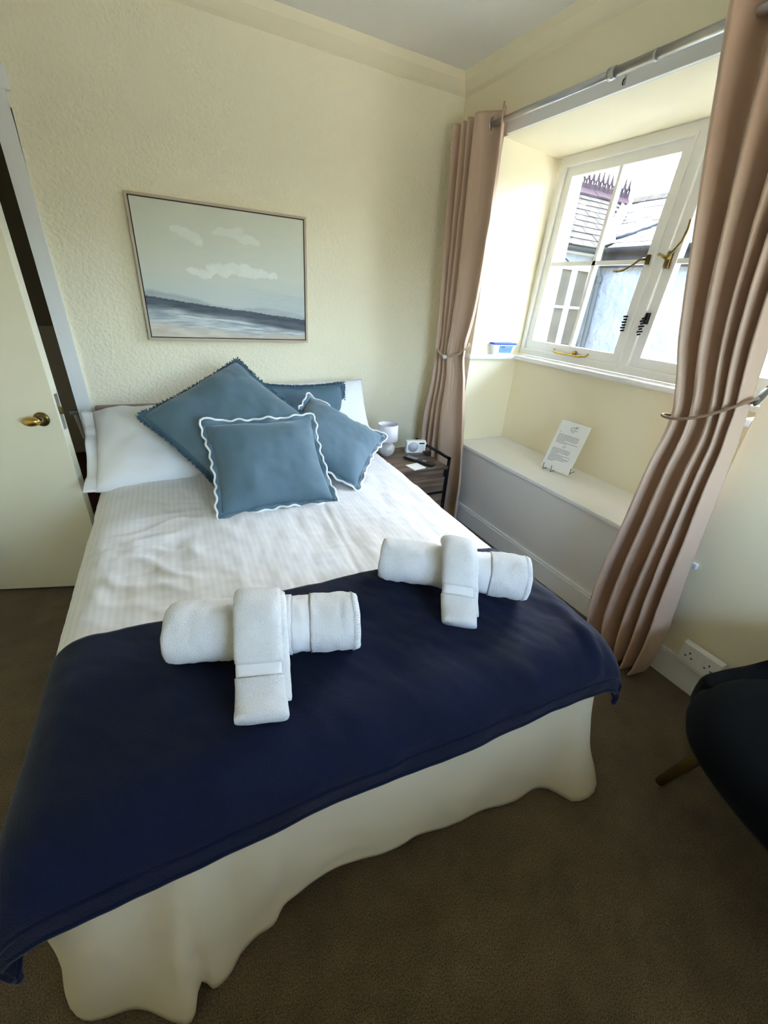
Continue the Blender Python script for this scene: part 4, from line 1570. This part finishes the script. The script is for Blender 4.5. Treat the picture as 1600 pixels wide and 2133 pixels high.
CW = 0.19
cbox(MB(), 0, CW, 0, CH, -0.004, 0).build('sheet', M_CARD, card)
rl = random.Random(4)
yl = 0.228
lines = [(.22, .05), None] + [(.16, .9)] * 5 + [(.16, .35)] + [(.16, .95), (.16, .5), None, (.5, .14), (.5, .10), None] + [(.16, .8)] * 4 + [(.16, .3)] + [(.16, .9), (.16, .6), (.16, .9), (.16, .85), (.16, .7), (.16, .35), (.16, .25)]
pm = MB()
for ln in lines:
    if ln:
        x = .020 if ln[0] < .4 else .080
        xe = x + (CW - .040) * ln[1]
        while x < xe - .003:
            wl_ = min(rl.uniform(.006, .018), xe - x)
            cbox(pm, x, x + wl_, yl, yl + .0026, 0, .0004)
            x += wl_ + .0022
    yl -= .0072
pm.build('print', M_INK, card)['label'] = 'lines of small grey print'
lg = MB()
def cp(x, y):
    return (x, y, fs * .0008)
lg.tube([cp(.098, .262), cp(.090, .268), cp(.082, .266), cp(.077, .258), cp(.080, .251), cp(.088, .248), cp(.096, .250)], .0011, 6)
lg.tube([cp(.096, .250), cp(.100, .256), cp(.103, .250), cp(.107, .256), cp(.110, .250), cp(.114, .256), cp(.118, .250), cp(.122, .255)], .0009, 6)
for a, b, c_, d in ((.098, .272, .101, .266), (.104, .278, .105, .267), (.109, .273, .108, .266), (.113, .280, .111, .268), (.120, .276, .115, .267), (.101, .268, .117, .268)):
    lg.tube([cp(a, b), cp(c_, d)], .0009, 6)
lg.build('logo', M_INKD, card)['label'] = 'dark handwritten style logo'
MB().tube([cp(.088, .242), cp(.108, .242)], .0010, 6).build('logo_line', M_INKD, card)

es = thing('wire_easel', 'thin black wire easel holding up the white card', 'easel', (1.80, -1.10, .56))
ew = MB()
fwd = Vector((-1, -.13, 0)).normalized()
for q in (CB0 + sdv * .028, CB0 + sdv * .083):
    ew.tube([q + fwd * .016 + Vector((0, 0, .03)), q + fwd * .016 + Vector((0, 0, -.010)), q - fwd * .02 + Vector((0, 0, -.010)), q - fwd * .10 + Vector((0, 0, -.010))], .0018, 6)
q = CB0 + sdv * .185 + Vector((0.01, 0, .012))
ew.tube([q + fwd * .012 + sdv * .012 + Vector((0, 0, .035)), q + fwd * .012 + sdv * .012 + Vector((0, 0, 0)), q + sdv * .0 + Vector((.01, 0, -.002)), q - fwd * .06 + Vector((0, 0, -.0))], .0018, 6)
ew.tube([CB0 + sdv * .055 - fwd * .10 + Vector((0, 0, -.010)), CB0 + sdv * .09 - fwd * .085 + Vector((0, 0, .16)), CB0 + sdv * .125 - fwd * .10 + Vector((0, 0, -.010))], .0018, 6)
ew.build('wire', M_IRON, es, True)

# ================================================================== SOCKET
so = thing('double_socket', 'white double wall socket on the baseboard beside the chair', 'socket', (XR - .03, -2.235, .16))
SX = XR - .019
box('back_box', SX - .022, SX + .001, -2.312, -2.158, .150, .240, M_WPL, so, .003)
face = box('face_plate', SX - .030, SX - .022, -2.310, -2.160, .152, .238, M_WPL, so, .003)
for cy in (-2.197, -2.273):
    for dy, dz, w_, h_ in ((0, .016, .005, .009), (-.012, -.004, .008, .005), (.012, -.004, .008, .005)):
        box('pin_hole', SX - .0308, SX - .0295, cy + dy - w_ / 2, cy + dy + w_ / 2, .188 + dz - h_ / 2, .188 + dz + h_ / 2, M_BLACK, so)
for cy in (-2.222, -2.248):
    box('switch', SX - .034, SX - .029, cy - .006, cy + .006, .196, .222, M_WPL, so, .0015)

# ================================================================== CHAIR (only part of it is in the frame)
CA = math.radians(162)
ch = thing('tub_chair', 'dark navy velvet tub chair on splayed dark legs beside the socket', 'chair', (1.168, -2.74, 0), (0, 0, CA))
# local +x = forward
def tub(u):
    """plan outline, angle u from forward; superellipse"""
    c, s = math.cos(u), math.sin(u)
    e = 0.72
    return 0.30 * math.copysign(abs(c) ** e, c), 0.315 * math.copysign(abs(s) ** e, s)


NS_ = 64
cush = MB()
prof_ = [(0.0, .300), (.80, .300), (.93, .306), (.995, .335), (1.03, .375), (1.02, .415), (.96, .448), (.85, .462), (.5, .468), (0.0, .470)]
V = []
for r, z in prof_:
    for j in range(NS_):
        x, y = tub(2 * PI * j / NS_)
        V.append((x * r + .03 * (1 if x > 0 else .2) * r, y * r, z))
cush.add(V, [(i * NS_ + j, i * NS_ + (j + 1) % NS_, (i + 1) * NS_ + (j + 1) % NS_, (i + 1) * NS_ + j) for i in range(len(prof_) - 1) for j in range(NS_)])
o = cush.build('seat', M_CHAIR, ch, True)
weld(o, .0005)
# wrap round back and arms
N2, K2 = 72, 18
V = []
for i in range(N2 + 1):
    u = math.radians(lerp(62, 298, i / N2))
    x, y = tub(u)
    back = (1 - math.cos(u)) / 2
    f = abs(lerp(-1, 1, i / N2))
    topz = .445 + .27 * sstep(.85, .1, f)
    nx_, ny_ = Vector((x, y)).normalized()
    endt = 1 - 0.6 * sstep(.9, 1.0, f)
    for j in range(K2):
        a = 2 * PI * j / K2
        rr = math.cos(a)
        zz = math.sin(a)
        th_ = .042 * endt
        zc = (.31 + topz) / 2
        hh_ = (topz - .31) / 2
        zq = zc + hh_ * math.copysign(abs(zz) ** .55, zz)
        lean = .10 * max(0, zq - .40) * back
        off = 1.0 + th_ * math.copysign(abs(rr) ** .6, rr) / .31
        V.append((x * off + nx_ * lean + .01, y * off + ny_ * lean, zq))
F = [(i * K2 + j, i * K2 + (j + 1) % K2, (i + 1) * K2 + (j + 1) % K2, (i + 1) * K2 + j) for i in range(N2) for j in range(K2)]
F += [tuple(range(K2)), tuple(N2 * K2 + j for j in range(K2))]
MB().add(V, F).build('wrap_back', M_CHAIR, ch, True)
for sx_, sy_ in ((1, 1), (1, -1), (-1, 1), (-1, -1)):
    MB().tube([(.15 * sx_, .20 * sy_, .31), (.20 * sx_, .262 * sy_, 0.0)], [.022, .015], 12).build('leg', M_LEGW, ch, True)
